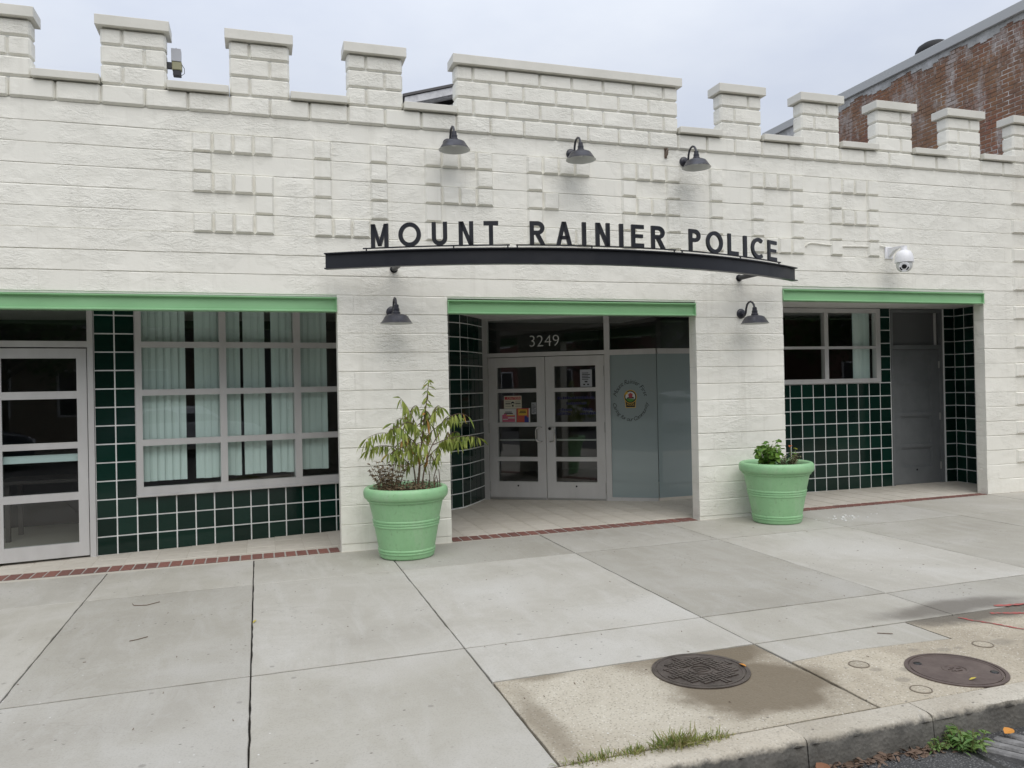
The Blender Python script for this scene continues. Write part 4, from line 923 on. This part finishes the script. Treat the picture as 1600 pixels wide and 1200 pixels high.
tr3 = bez([(3.79, Y0-.03, .66), (3.80, Y0-.04, .9), (3.86, Y0-.06, 1.1), (3.98, Y0-.06, 1.25)], 8); stm.tube(tr3, [.009-.0006*i for i in range(9)], 6)
branches = [([trunk[4], (3.62, -.50, 1.25), (3.40, -.55, 1.36), (3.19, -.52, 1.20)], 26), ([tr2[5], (3.5, -.38, 1.15), (3.35, -.42, 1.18), (3.21, -.40, 1.07)], 20), ([trunk[6], (3.72, -.52, 1.42), (3.62, -.55, 1.58), (3.56, -.56, 1.63)], 18),
            ([trunk[5], (3.66, -.40, 1.24), (3.56, -.38, 1.38), (3.50, -.38, 1.36)], 16), ([tr3[6], (4.06, -.50, 1.20), (4.26, -.52, 1.25), (4.44, -.50, 1.17)], 26), ([trunk[6], (3.95, -.48, 1.32), (4.08, -.52, 1.44), (4.19, -.53, 1.41)], 18),
            ([trunk[8], (3.90, -.50, 1.44), (3.96, -.54, 1.54), (4.0, -.56, 1.51)], 12), ([trunk[3], (3.86, -.52, .98), (3.90, -.56, 1.0), (3.935, -.58, .95)], 9), ([tr3[4], (3.98, -.40, 1.12), (4.12, -.40, 1.22), (4.25, -.38, 1.14)], 16),
            ([trunk[7], (3.70, -.36, 1.36), (3.66, -.34, 1.46), (3.64, -.33, 1.42)], 12), ([tr2[3], (3.60, -.50, 1.0), (3.5, -.52, 1.10), (3.42, -.54, 1.05)], 14), ([trunk[4], (3.76, -.56, 1.1), (3.68, -.62, 1.16), (3.60, -.64, 1.08)], 14)]
for P, nl in list(branches):
    c = bez(P, 10)
    for k_ in range(2):
        q = c[random.randint(2, 8)]; dx = random.uniform(-.16, .16); dy = random.uniform(-.14, .12)
        branches.append(([q, q+Vector((dx*.4, dy*.5, .07)), q+Vector((dx, dy, .09)), q+Vector((dx*1.4, dy*1.2, random.uniform(-.02, .06)))], 5))
for P, nl in branches:
    nl = int(nl*1.6)
    c = bez(P, 10); stm.tube(c, [.0052-.00038*i for i in range(11)], 5)
    for k_ in range(nl):
        t = .15+.85*(k_+random.random()*.6)/nl; q = c[min(10, int(t*10))].lerp(c[min(10, int(t*10)+1)], (t*10) % 1)
        ang = random.uniform(0, 2*math.pi); d = Vector((math.cos(ang)*.42, math.sin(ang)*.40, random.uniform(-1.1, -.45)))
        if t > .93: d = Vector((c[-1]-c[-3])).normalized()*.7+Vector((0, 0, -.3))
        tgt = lfo if (random.random() < (.20 if 3.66 < q.x < 3.90 and q.z < 1.35 else .015)) else lf
        add_leaf(tgt, q, d, random.uniform(.07, .115), random.uniform(.0095, .0155), random.uniform(.15, .6))
for k_ in range(70):
    i = random.randint(4, 13); q = trunk[i].lerp(trunk[i+1], random.random()); ang = random.uniform(0, 6.28)
    add_leaf(lf if random.random() > .12 else lfo, q, (math.cos(ang), math.sin(ang)*.8, random.uniform(-.9, .35)), random.uniform(.06, .105), random.uniform(.009, .013), random.uniform(.15, .6))
for q in (trunk[14],)*7: ang = random.uniform(0, 6.28); add_leaf(lf, q, (math.cos(ang)*.8, math.sin(ang)*.6, random.uniform(-.2, .6)), .075, .008, .9)
child_of(stm.build('stem', STEM, smooth=True), SH); child_of(lf.build('foliage', LEAF, clean=False), SH); child_of(lfo.build('turning_leaves', LEAFO, clean=False), SH)
DRY = mat('dry_brown_leaf', (.13, .095, .05), .85); n = NT(DRY); n.col(n.ramp(n.noise(18, 2), [(.3, (.075, .052, .028)), (.7, (.23, .17, .095))]))
def tuft(name, label, cat, base, spread, hgt, nst, nl, L, wd, lm, sm, up_=.2):
    t = empty(name, base); tag(t, label, cat); st = MB(); l_ = MB(); B = Vector(base)
    for i in range(nst):
        a = random.uniform(0, 6.28); r_ = spread*math.sqrt(random.random()); p0 = B+Vector((r_*.5*math.cos(a), r_*.5*math.sin(a), -.01)); h_ = hgt*random.uniform(.45, 1)
        p1 = B+Vector((r_*math.cos(a), r_*math.sin(a), h_)); c = bez([p0, p0+Vector((0, 0, h_*.5)), p1], 5); st.tube(c, [.004-.0005*k_ for k_ in range(6)], 4)
        for k_ in range(nl):
            q = c[random.randint(1, 5)]; aa = random.uniform(0, 6.28); add_leaf(l_, q, (math.cos(aa), math.sin(aa), random.uniform(-.3, .8)+up_), L*random.uniform(.6, 1.2), wd*random.uniform(.7, 1.2), random.uniform(.0, .6))
    child_of(st.build('stem', sm), t); child_of(l_.build('foliage', lm, clean=False), t); return t
tuft('dead_shrub', 'withered brown shrub beside the leafy one in the left planter', 'shrub', (3.45, -.52, .67), .22, .32, 40, 30, .030, .007, DRY, STEM)
t = empty('pruned_stalks', (3.90, -.45, .68)); tag(t, 'bare cut stalks standing at the right side of the left planter', 'stalks')
for i in range(11):
    x = 3.73+.025*i+random.uniform(-.01, .01); y = -.45+random.uniform(-.12, .10); h_ = random.uniform(.08, .24)
    mb = MB(); mb.tube([(x, y, .655), (x+random.uniform(-.01, .015), y, .66+h_*.6), (x+random.uniform(-.02, .03), y, .66+h_)], [.006, .005, .0045], 5); child_of(mb.build('stalk', STEM), t)
lit = MB()
for i in range(620):
    a = random.uniform(0, 6.28); r_ = .34*math.sqrt(random.random()); aa = random.uniform(0, 6.28)
    add_leaf(lit, (3.625+r_*math.cos(a), -.455+r_*math.sin(a), .69+random.uniform(-.01, .055)), (math.cos(aa), math.sin(aa), random.uniform(-.1, .8)), random.uniform(.02, .045), .006, .2)
tag(lit.build('leaf_litter', DRY, clean=False), 'brown dry leaf litter covering the soil of the left planter', 'leaf litter', kind='stuff')
LG = leafmat('bedding_leaf', (.06, .16, .02), (.17, .30, .05)); LG2 = leafmat('dusty_leaf', (.10, .12, .05), (.22, .20, .11))
tuft('seedling', 'bushy bright green seedling on the left side of the right planter', 'plant', (7.92, -.56, .71), .17, .30, 18, 14, .085, .030, LG, STEMG, .0)
tuft('bedding_plant', 'dusty low plant with orange flower heads in the right planter', 'plant', (8.22, -.50, .70), .19, .14, 26, 16, .035, .009, LG2, STEM)
fl = empty('flower_stem', (8.25, -.52, .70)); tag(fl, 'thin flower stem with one orange and one yellow bloom in right planter', 'flower')
for (x, y, z, m_) in ((8.20, -.58, .94, mat('orange_petal', (.60, .17, .05), .6)), (8.33, -.50, .90, mat('yellow_petal', (.50, .48, .06), .6))):
    mb = MB(); mb.tube(bez([(8.25, -.52, .70), (x, y, .8), (x, y, z)], 5), .003, 5); child_of(mb.build('stem', STEMG), fl)
    mb = MB()
    for k_ in range(16): a = k_*math.pi/8; add_leaf(mb, (x, y, z), (math.cos(a), math.sin(a), random.uniform(-.2, .9)), .026, .008, .1)
    child_of(mb.build('bloom', m_, clean=False), fl)
    mb = MB()
    for k_ in range(9): a = random.uniform(0, 6.28); add_leaf(mb, (8.25+(x-8.25)*random.random(), -.52+(y+.52)*random.random(), .74+random.random()*.12), (math.cos(a), math.sin(a), .3), .05, .012, .3)
    child_of(mb.build('foliage', LG, clean=False), fl)

# ------------------------------------------------------------------ manhole covers, weeds, grate, litter
IRON = mat('cast_iron_wet', (.040, .033, .033), .45, Metallic=.35); n = NT(IRON); n.col(n.ramp(n.noise(9, 6, .7), [(.3, (.055, .044, .038)), (.7, (.14, .115, .098))])); n.rough(n.ramp(n.noise(5, 4), [(.3, .28), (.7, .62)])); n.bump(n.noise(70, 4), .35, .004)
IRON2 = mat('cast_iron_brown', (.085, .062, .062), .6, Metallic=.2); n = NT(IRON2); n.col(n.ramp(n.noise(8, 6, .7), [(.3, (.082, .058, .050)), (.7, (.15, .115, .098))])); n.bump(n.noise(60, 4), .35, .004)
def mh(x, y): return Matrix.Translation((x, y, gz(x)))
t = empty('manhole_cover', (4.655, -4.44, gz(4.655)+.003)); t.rotation_euler.y = -.009; tag(t, 'dark wet manhole cover with basket weave ribs on stained concrete', 'manhole cover')
Rm = .285
mb = MB(); mb.lathe([(Rm, -.02), (Rm, .005), (Rm-.022, .006), (Rm-.024, .001), (Rm-.030, .001)], 48); mb.build('frame_ring', IRON, t, smooth=30)
mb = MB(); mb.lathe([(Rm-.032, -.01), (Rm-.032, .004), (Rm-.046, .004), (Rm-.048, .0015), (0, .0015)], 48); mb.build('lid', IRON, t, smooth=30)
mb = MB(); mb.lathe([(.072, .0015), (.071, .008), (.060, .008), (.059, .0015)], 30); mb.build('centre_ring', IRON, t, smooth=30)
ang0 = math.radians(12); pit_ = .052
for i in range(-6, 7):
    for j in range(-6, 7):
        u, v = (i*pit_), (j*pit_); rr_ = math.hypot(u, v)
        if rr_ > Rm-.075 or rr_ < .085: continue
        for s_ in (-1, 1):
            mb = MB()
            if (i+j) % 2: b_ = (u-.024, u+.024, v+s_*.013-.008, v+s_*.013+.008)
            else: b_ = (u+s_*.013-.008, u+s_*.013+.008, v-.024, v+.024)
            mb.box(b_[0], b_[1], b_[2], b_[3], .001, .0085); o_ = mb.build('rib', IRON, t); o_.rotation_euler.z = ang0
for k_ in range(3): mb = MB(); mb.box(-.035, .035, -.03+.024*k_, -.018+.024*k_, .001, .007); mb.build('rib', IRON, t)
t = empty('manhole_cover', (6.005, -4.975, gz(6.0)+.003)); t.rotation_euler.y = -.009; tag(t, 'smooth brown manhole cover with small centre emblem by the kerb', 'manhole cover')
Rm = .268
mb = MB(); mb.lathe([(Rm, -.02), (Rm, .004), (Rm-.020, .005), (Rm-.022, -.002), (Rm-.027, -.002)], 48); mb.build('frame_ring', IRON2, t, smooth=30)
mb = MB(); mb.lathe([(Rm-.029, -.01), (Rm-.029, .004), (Rm-.040, .004), (Rm-.042, .0005), (.075, .0015), (.070, .006), (.058, .006), (.054, .0005), (0, .001)], 48); mb.build('lid', IRON2, t, smooth=30)
for a in (128, -35):
    mb = MB(); x, y = (Rm-.07)*math.cos(math.radians(a)), (Rm-.07)*math.sin(math.radians(a)); mb.lathe([(0, .0055), (.016, .0055), (.022, .004), (.024, .0)], 16, (x, y, 0)); mb.build('pick_hole', DARK, t)
for k_ in range(7): mb = MB(); a = random.uniform(0, 6.28); mb.box(-.014+.03*math.cos(a), .012+.03*math.cos(a), .025*math.sin(a)-.004, .025*math.sin(a)+.004, .0, .0045); mb.build('emblem_bar', IRON2, t)
GB = mat('dead_grass_blade', (.30, .26, .12), .7); GG = leafmat('grass_blade', (.13, .20, .035), (.30, .32, .08))
def grass(x, y, w_, h_, n_, label):
    t = empty('grass_tuft', (x, y, gz(x))); tag(t, label, 'grass'); mb = MB(); m2 = MB()
    for i in range(n_):
        px = random.gauss(0, w_*.5); py = random.gauss(0, .02); q = Vector((px, py, -.01)); d = Vector((random.gauss(px*3, .35), random.gauss(0, .45), 1)).normalized(); L = h_*random.uniform(.4, 1.1)
        add_leaf(mb if random.random() > .35 else m2, q, d, L, .0022, random.uniform(.1, .7))
    tag(mb.build('green_blades', GG, t, clean=False), kind='stuff'); tag(m2.build('dry_blades', GB, t, clean=False), kind='stuff')
grass(3.64, -5.238, .16, .075, 200, 'sparse grass tuft at the corner of the old concrete slab')
grass(3.83, -5.240, .07, .08, 110, 'small pale grass tuft between two larger tufts at the kerb')
grass(4.055, -5.243, .13, .12, 420, 'biggest grass tuft growing in the kerb joint')
grass(4.245, -5.245, .09, .075, 150, 'small grass tuft at the right end of the grassy kerb joint')
WD = leafmat('weed_leaf', (.07, .17, .03), (.22, .32, .09))
zr = -.147+gz(5.3)
def weed(x, y, s_, n_, label):
    t = empty('weed', (x, y, zr)); tag(t, label, 'weed'); mb = MB(); st = MB()
    for i in range(n_):
        a = random.uniform(0, 6.28); r_ = s_*random.random(); p = Vector((r_*math.cos(a)*.7, r_*math.sin(a)*.5, .0)); h_ = s_*random.uniform(.2, .8); q = p+Vector((math.cos(a)*s_*.3, math.sin(a)*s_*.3, h_)); st.tube([p, q], .0022, 4)
        for k_ in range(6): aa = random.uniform(0, 6.28); add_leaf(mb, p.lerp(q, random.uniform(.3, 1)), (math.cos(aa), math.sin(aa), random.uniform(.0, .9)), s_*random.uniform(.25, .5), s_*random.uniform(.05, .09), .4)
    st.build('stem', STEMG, t); mb.build('foliage', WD, t, clean=False)
weed(5.52, -5.50, .12, 34, 'leafy green weed sprouting in the gutter beside the drain')
weed(5.36, -5.46, .07, 14, 'small weed at the foot of the kerb left of the leafy one')
STN = mat('drain_casting', (.22, .21, .20), .75); n = NT(STN); n.col(n.ramp(n.noise(14, 6, .7), [(.3, (.10, .097, .093)), (.7, (.27, .26, .25))])); n.bump(n.noise(40, 4), .6, .01)
t = empty('drain_grate', (5.9, -5.62, zr)); tag(t, 'worn grey storm drain grate with sloping bars against the kerb', 'drain grate')
for i in range(7):
    x = 5.60+.095*i; mb = MB(); mb.box(-.028, .028, -.20, .17, -.02, .028); o_ = mb.build('bar', STN, t, bevel=.010); o_.location = (x-5.9, 0, .0); o_.rotation_euler = (math.radians(-6), 0, math.radians(18))
mb = MB(); mb.box(-.42, .42, -.25, -.19, -.02, .03); mb.build('frame_edge', STN, t, bevel=.008)
mb = MB(); mb.box(-.42, .42, -.20, .19, -.03, .004); mb.build('sump', DARK, t)
def leaf_thing(x, y, z, L, wd, m_, label, rot):
    mb = MB(); add_leaf(mb, (0, 0, .004), (math.cos(rot), math.sin(rot), .12), L, wd, .05, .2); o_ = mb.build('fallen_leaf', m_, clean=False); o_.location = (x, y, z); tag(o_, label, 'leaf')
OR = mat('orange_leaf', (.55, .23, .03), .6); BRN = mat('brown_leaf', (.22, .10, .05), .7); YG = mat('yellow_leaf', (.45, .36, .05), .6)
leaf_thing(4.925, -4.50, gz(4.9)+.006, .055, .017, OR, 'orange leaf lying at the edge of the basket weave manhole cover', 1.9)
leaf_thing(5.76, -5.50, zr+.035, .075, .025, OR, 'orange leaf lying on the storm drain grate', .2)
leaf_thing(4.66, -5.47, zr+.004, .10, .035, BRN, 'curled brown leaf in the gutter below the kerb crack', .5)
leaf_thing(5.93, -5.135, gz(5.9)+.006, .06, .007, YG, 'yellow leaf blade on the smooth manhole cover', .1)
leaf_thing(2.13, -2.36, gz(2.1)+.003, .07, .008, YG, 'yellow leaf stuck in the joint between two pavement slabs', 1.2)
lit = MB(); lo = MB()
for i in range(330):
    x = random.uniform(4.3, 5.65); y = -5.425-abs(random.gauss(0, .04)); a = random.uniform(0, 6.28)
    add_leaf(lit, (x, y, zr+.004), (math.cos(a), math.sin(a)*.5, random.uniform(0, .4)), random.uniform(.015, .065), random.uniform(.003, .014), .2)
for i in range(60):
    x = random.uniform(-.2, 8.5); y = random.uniform(-5.1, -.2); a = random.uniform(0, 6.28); lit.tube([(x, y, gz(x)+.003), (x+.02*math.cos(a)*random.random(), y+.02*math.sin(a), gz(x)+.005)], .0018, 4)
tag(lit.build('debris', mat('litter_brown', (.15, .10, .07), .9), clean=False), 'scattered dry bits in the gutter and on the pavement', 'debris', kind='stuff')
def twig(pts, label):
    mb = MB(); mb.tube([(x, y, gz(x)+.005) for x, y in pts], .0028, 5); tag(mb.build('twig', STEM), label, 'twig')
twig([(1.18, -1.37), (1.20, -1.44), (1.30, -1.47), (1.39, -1.40)], 'thin bent twig on the slab in front of the left window')
twig([(1.31, -2.46), (1.36, -2.44), (1.42, -2.40)], 'short twig in the middle of the second pavement slab')
twig([(6.08, -4.28), (6.16, -4.33)], 'short dark twig on the patched slab near the stain')
CHIP = mat('white_chips', (.72, .72, .70), .8)
mb = MB()
for i in range(26):
    x = random.gauss(8.95, .22); y = random.gauss(-.62, .10); s_ = random.uniform(.003, .016); mb.box(x-s_, x+s_, y-s_*.7, y+s_*.7, gz(x)+.001, gz(x)+.003+s_*.5)
tag(mb.build('plaster_crumbs', CHIP), 'white plaster crumbs scattered on the pavement before the right entry', 'crumbs', kind='stuff')

# ------------------------------------------------------------------ neighbouring brick building
NB = empty('brick_building', (13.02, 0, 0)); tag(NB, 'old brown brick building with weathered side wall rising behind the right battlements', 'building')
BW = mat('weathered_brick', (.14, .07, .05), .85); n = NT(BW)
p1 = n.noise(1.1, 4, .6, n.pos((1, 1, 1))); big = n.ramp(n.noise(.8, 4, .6, n.wpos((1, 1, .6), (3, 2, 1))), [(.38, (.29, .175, .10)), (.50, (.26, .125, .08)), (.64, (.36, .10, .07))])
fine = n.noise(20, 4, .7, n.wpos()); c = n.mix(n.ramp(fine, [(.35, .6), (.6, 0)]), big, (.12, .085, .06))
eff = n.ramp(n.noise(2.3, 8, .75, n.wpos((1, 1.2, .55))), [(.50, 0), (.60, .85)])
c = n.mix(n.ramp(n.noise(1.7, 6, .7, n.wpos((1, 1, .8), (9, 4, 2))), [(.44, 0), (.62, .75)]), c, (.34, .17, .075)); c = n.mix(eff, c, (.50, .46, .44)); n.col(n.mix(n.math('MULTIPLY', n.rnd(), .45), c, (.17, .10, .07))); n.bump(n.noise(45, 4), .6, .01)
BM = mat('flaking_white_mortar', (.42, .39, .36), .9); n = NT(BM); n.col(n.ramp(n.noise(3.0, 7, .7), [(.42, (.18, .125, .09)), (.52, (.42, .37, .33)), (.62, (.70, .68, .66))]))
PAR = mat('parged_cement', (.34, .34, .33), .9); n = NT(PAR); n.col(n.ramp(n.noise(3.2, 7, .7), [(.30, (.26, .26, .25)), (.52, (.46, .46, .45)), (.68, (.66, .66, .66))])); n.bump(n.noise(20, 5), .5, .01)
XW = 13.02
mb = MB(); mb.box(XW+.008, 22, -.4, 6.5, -.6, 7.05); child_of(mb.build('wall', BM), NB)
mb = MB(); mb.box(XW-.055, XW+.30, -.45, 6.55, 7.075, 7.235); child_of(mb.build('coping', mat('coping_metal', (.46, .47, .47), .5), bevel=.008), NB)
mb = MB()
K = 60; y0, y1 = -.4, 6.5
for i in range(K):
    a, b = y0+(y1-y0)*i/K, y0+(y1-y0)*(i+1)/K; dz = .11+.04*math.sin(i*.7)+random.uniform(-.03, .03)+(.30 if i > 44 else 0)
    mb.box(XW-.004, XW+.012, a, b-.0005, 7.075-dz, 7.074)
child_of(mb.build('parging', PAR), NB)
mb = MB(); mb.box(XW+.3, 22, -.3, 6.4, 7.0, 7.1); child_of(mb.build('roof', mat('tar_roof', (.05, .05, .05), .9)), NB)
bs = []
CHB, BLB = .0677, .205
for j in range(45):
    z = 4.25+CHB*j
    if z > 7.02: break
    for i in range(36):
        y = -.4+BLB*i+(BLB/2 if j % 2 else 0)
        if y+BLB > 6.45: continue
        bs.append((y, z))
vis = sorted((b for b in bs if b[0] > -.2 and b[1] > 1.712+3.69*((b[0]+8.6)/8.6)*.80), key=lambda b: b[0])[:298]
vs_ = set(vis); rest = MB()
bb = MB(); bb.box(.003, .06, -.0955, .0955, -.0275, .0275); bo = bb.build('brick', BW, bevel=.003); bmesh_ = bo.data; bpy.data.objects.remove(bo)
for b in bs:
    j = random.uniform(-.004, .004)
    if b in vs_:
        me = bmesh_
        o_ = bpy.data.objects.new('brick', me); C.objects.link(o_); o_.parent = NB; o_.location = (j*.5, b[0]+BLB/2, b[1]+CHB/2)
    else: rest.box(XW+.003+j*.5, XW+.06, b[0]+.007, b[0]+BLB-.007, b[1]+.0065, b[1]+CHB-.0065)
child_of(tag(rest.build('bricks', BW), kind='stuff'), NB)
t = empty('roof_vent', (13.62, 2.45, 7.1)); tag(t, 'black domed roof vent showing above the brick wall coping', 'vent')
mb = MB(); mb.lathe([(.14, 0), (.14, .28), (.16, .30)], 28); VNT = mat('vent_matt_black', (.012, .012, .012), .75); mb.build('stack', VNT, t, smooth=30)
mb = MB(); mb.lathe([(.30, .29), (.31, .31), (.30, .38), (.26, .45), (.18, .50), (.08, .53), (0, .535)], 36); mb.lathe([(.30, .29), (0, .30)], 36); mb.build('dome', VNT, t, smooth=40)
# white gabled house behind the parapet
HB_ = empty('white_house', (8.7, 10, 0)); tag(HB_, 'white gabled house whose roof edge peeks over the parapet left of centre', 'house')
HW = mat('white_siding', (.62, .62, .63), .7); n = NT(HW); n.col(n.ramp(n.noise(6, 6, .7), [(.3, (.45, .45, .46)), (.6, (.68, .68, .69))]))
SHG = mat('grey_shingle', (.12, .115, .115), .9); n = NT(SHG); n.bump(n.noise(30, 4), .6, .02)
mb = MB(); mb.box(6.35, 11.6, 10.25, 18, -.9, 8.45); mb.raw([(6.35, 10.25, 8.45), (11.6, 10.25, 8.45), (8.95, 10.25, 9.35)], [(0, 1, 2)]); child_of(mb.build('wall', HW), HB_)
def slope(xa, za, xb, zb_, th, y0, y1, mi=0):
    mb.raw([(xa, y0, za), (xb, y0, zb_), (xb, y1, zb_), (xa, y1, za), (xa, y0, za-th), (xb, y0, zb_-th), (xb, y1, zb_-th), (xa, y1, za-th)], [(0, 1, 2, 3), (4, 5, 6, 7), (0, 1, 5, 4), (2, 3, 7, 6), (0, 3, 7, 4), (1, 2, 6, 5)], mi)
mb = MB(); slope(5.55, 8.63, 8.95, 9.62, .06, 9.9, 18.3); slope(8.95, 9.62, 12.4, 8.63, .06, 9.9, 18.3); child_of(mb.build('roof', SHG), HB_)
mb = MB(); slope(5.60, 8.565, 8.95, 9.555, .17, 9.93, 10.0); slope(8.95, 9.555, 12.35, 8.565, .17, 9.93, 10.0); child_of(mb.build('fascia', HW), HB_)
mb = MB(); slope(5.62, 8.40, 8.95, 9.38, .02, 10.001, 10.25); child_of(mb.build('soffit', HW), HB_)

# ------------------------------------------------------------------ the far side of the street (seen only mirrored in the glass)
fp_ = MB(); fp_.box(-30, 40, -60, -15, -.6, .0); tag(fp_.build('far_pavement', CONC1), kind='structure')
def far_building(x0, x1, d, h, m_, label):
    t = empty('far_building', ((x0+x1)/2, -20, 0)); tag(t, label, 'building')
    mb = MB(); mb.box(x0, x1, -20-d, -20, 0, h); child_of(mb.build('wall', m_), t)
    mb = MB(); mb.box(x0-.2, x1+.2, -20.2-d, -19.75, h, h+.35); child_of(mb.build('roof', SHG), t)
    x = x0+1
    while x < x1-1.6:
        for z in (1.0, 4.0):
            if z+1.6 < h:
                mb = MB(); mb.box(x, x+1.1, -19.99, -19.94, z, z+1.6); w_ = child_of(mb.build('window', WHITE), t)
                mb = MB(); mb.box(x+.07, x+1.03, -19.96, -19.93, z+.07, z+1.53); p_ = mb.build('pane', DARK); p_.parent = w_
        x += 2.4
far_building(-22, -8, 8, 6.5, mat('far_brick', (.20, .09, .07), .9), 'brick house across the street, leftmost of the mirrored row')
far_building(-6, 7, 8, 7.0, mat('far_tan', (.26, .22, .17), .9), 'tan house across the street mirrored in the left glass')
far_building(9, 24, 8, 6.5, mat('far_grey', (.16, .16, .16), .9), 'grey house across the street mirrored in the double door')
far_building(26, 40, 8, 7.5, mat('far_brick_dark', (.15, .08, .06), .9), 'dark brick house across the street, rightmost of the mirrored row')
TL = leafmat('street_tree_leaf', (.03, .07, .012), (.07, .13, .03)); BK = mat('street_tree_bark', (.07, .055, .04), .9)
def far_tree_mesh():
    lf = MB(); tk = MB(); tk.tube([(0, 0, 0), (.05, 0, 1.5), (0, .05, 3), (.1, 0, 5)], [.22, .18, .14, .05], 10)
    for i in range(9):
        a = i*.7; z = 2.2+.3*i; c = bez([(0, 0, z), (1.2*math.cos(a), 1.2*math.sin(a), z+.7), (2.3*math.cos(a), 2.3*math.sin(a), z+1.2)], 5); tk.tube(c, [.08-.012*k_ for k_ in range(6)], 6)
    for i in range(3600):
        cl = random.randint(0, 17); rs = random.Random(cl); ca = rs.uniform(0, 6.28); cr_ = rs.uniform(.3, 2.1); cz_ = rs.uniform(3.0, 7.2)
        p = Vector((cr_*math.cos(ca)+random.gauss(0, .62), cr_*math.sin(ca)+random.gauss(0, .62), cz_+random.gauss(0, .5))); d = Vector((random.gauss(0, 1), random.gauss(0, 1), random.gauss(-.2, .6))).normalized(); s_ = d.orthogonal().normalized()*.09; L = .26
        lf.poly([p, p+d*L*.5+s_, p+d*L, p+d*L*.5-s_])
    return lf, tk
lfm, tkm = far_tree_mesh()
lo_ = lfm.build('crown', TL, clean=False); to_ = tkm.build('trunk', BK, smooth=True); lme, tme = lo_.data, to_.data; bpy.data.objects.remove(lo_); bpy.data.objects.remove(to_)
for x, y, s_, lb in ((-12, -17.6, 1.0, 'leftmost street tree across the road'), (-5.5, -17.4, 1.15, 'tall street tree across the road facing the left window'), (.5, -17.8, 1.0, 'street tree across the road facing the tall shrub'), (6.5, -17.3, 1.2, 'tall street tree across the road facing the double door'), (12.5, -17.7, 1.05, 'street tree across the road facing the right entry'), (19, -17.5, 1.15, 'second street tree from the right across the road'), (26, -17.6, 1.0, 'rightmost street tree across the road')):
    t = empty('street_tree', (x, y, 0)); tag(t, lb, 'tree', 'street trees across the road'); t.scale = (s_, s_, s_); t.rotation_euler.z = random.uniform(0, 6)
    for nm, me in (('crown', lme), ('trunk', tme)): o_ = bpy.data.objects.new(nm, me); C.objects.link(o_); o_.parent = t
# parked car across the road
def car(x, y, paint, label):
    t = empty('parked_car', (x, y, -.14+gz(x))); tag(t, label, 'car', 'cars parked across the road')
    prof = [(-2.2, .35), (-2.25, .75), (-2.1, .95), (-1.55, 1.0), (-.95, 1.42), (.55, 1.46), (1.25, 1.02), (2.05, .90), (2.22, .7), (2.2, .35)]
    mb = MB()
    for sgn in (-1, 1):
        for k_, (a, b) in enumerate(prof): mb.v.append((a, sgn*(.86 if b < 1.05 else .66), b))
    n_ = len(prof)
    for k_ in range(n_): mb.f.append((k_, (k_+1) % n_, n_+(k_+1) % n_, n_+k_))
    mb.f += [tuple(range(n_)), tuple(range(n_, 2*n_))]; mb.mi = [0]*len(mb.f); mb.build('body', paint, t, bevel=.05)
    for sgn in (-1, 1):
        mb = MB()
        for P in ([(-1.35, 1.03), (-.90, 1.37), (-.12, 1.40), (-.12, 1.03)], [(-.04, 1.03), (-.04, 1.40), (.50, 1.40), (1.05, 1.03)]): mb.poly([(a, sgn*((.872-(b-1.03)*.53)), b) for a, b in P])
        mb.build('side_window', DARK, t)
    for wx in (-1.35, 1.35):
        for sgn in (-1, 1):
            mb = MB(); mb.lathe([(0, .10), (.20, .11), (.31, .10), (.33, .06), (.33, -.08), (0, -.08)], 24, ax=lambda a, b, h: (wx+a, sgn*(.80+h), .33+b)); mb.build('wheel', mat('tyre', (.02, .02, .02), .8), t, smooth=35)
    for sgn in (-1, 1):
        mb = MB(); mb.box(2.17, 2.235, sgn*.62-.14, sgn*.62+.14, .66, .80); mb.build('headlight', WHITE, t)
car(4.6, -13.9, mat('silver_car_paint', (.55, .56, .58), .25), 'silver car parked across the road, mirrored in the left window')
car(-10.8, -13.9, mat('pale_car_paint', (.66, .66, .66), .25), 'pale grey car parked across the road, mirrored in the double door')
car(16.8, -13.9, mat('white_car_paint', (.75, .75, .75), .25), 'white car parked across the road, mirrored in the frosted pane')
car(-1.2, -13.9, mat('dark_car_paint', (.03, .035, .05), .25), 'dark car parked across the road, mirrored in the left door')
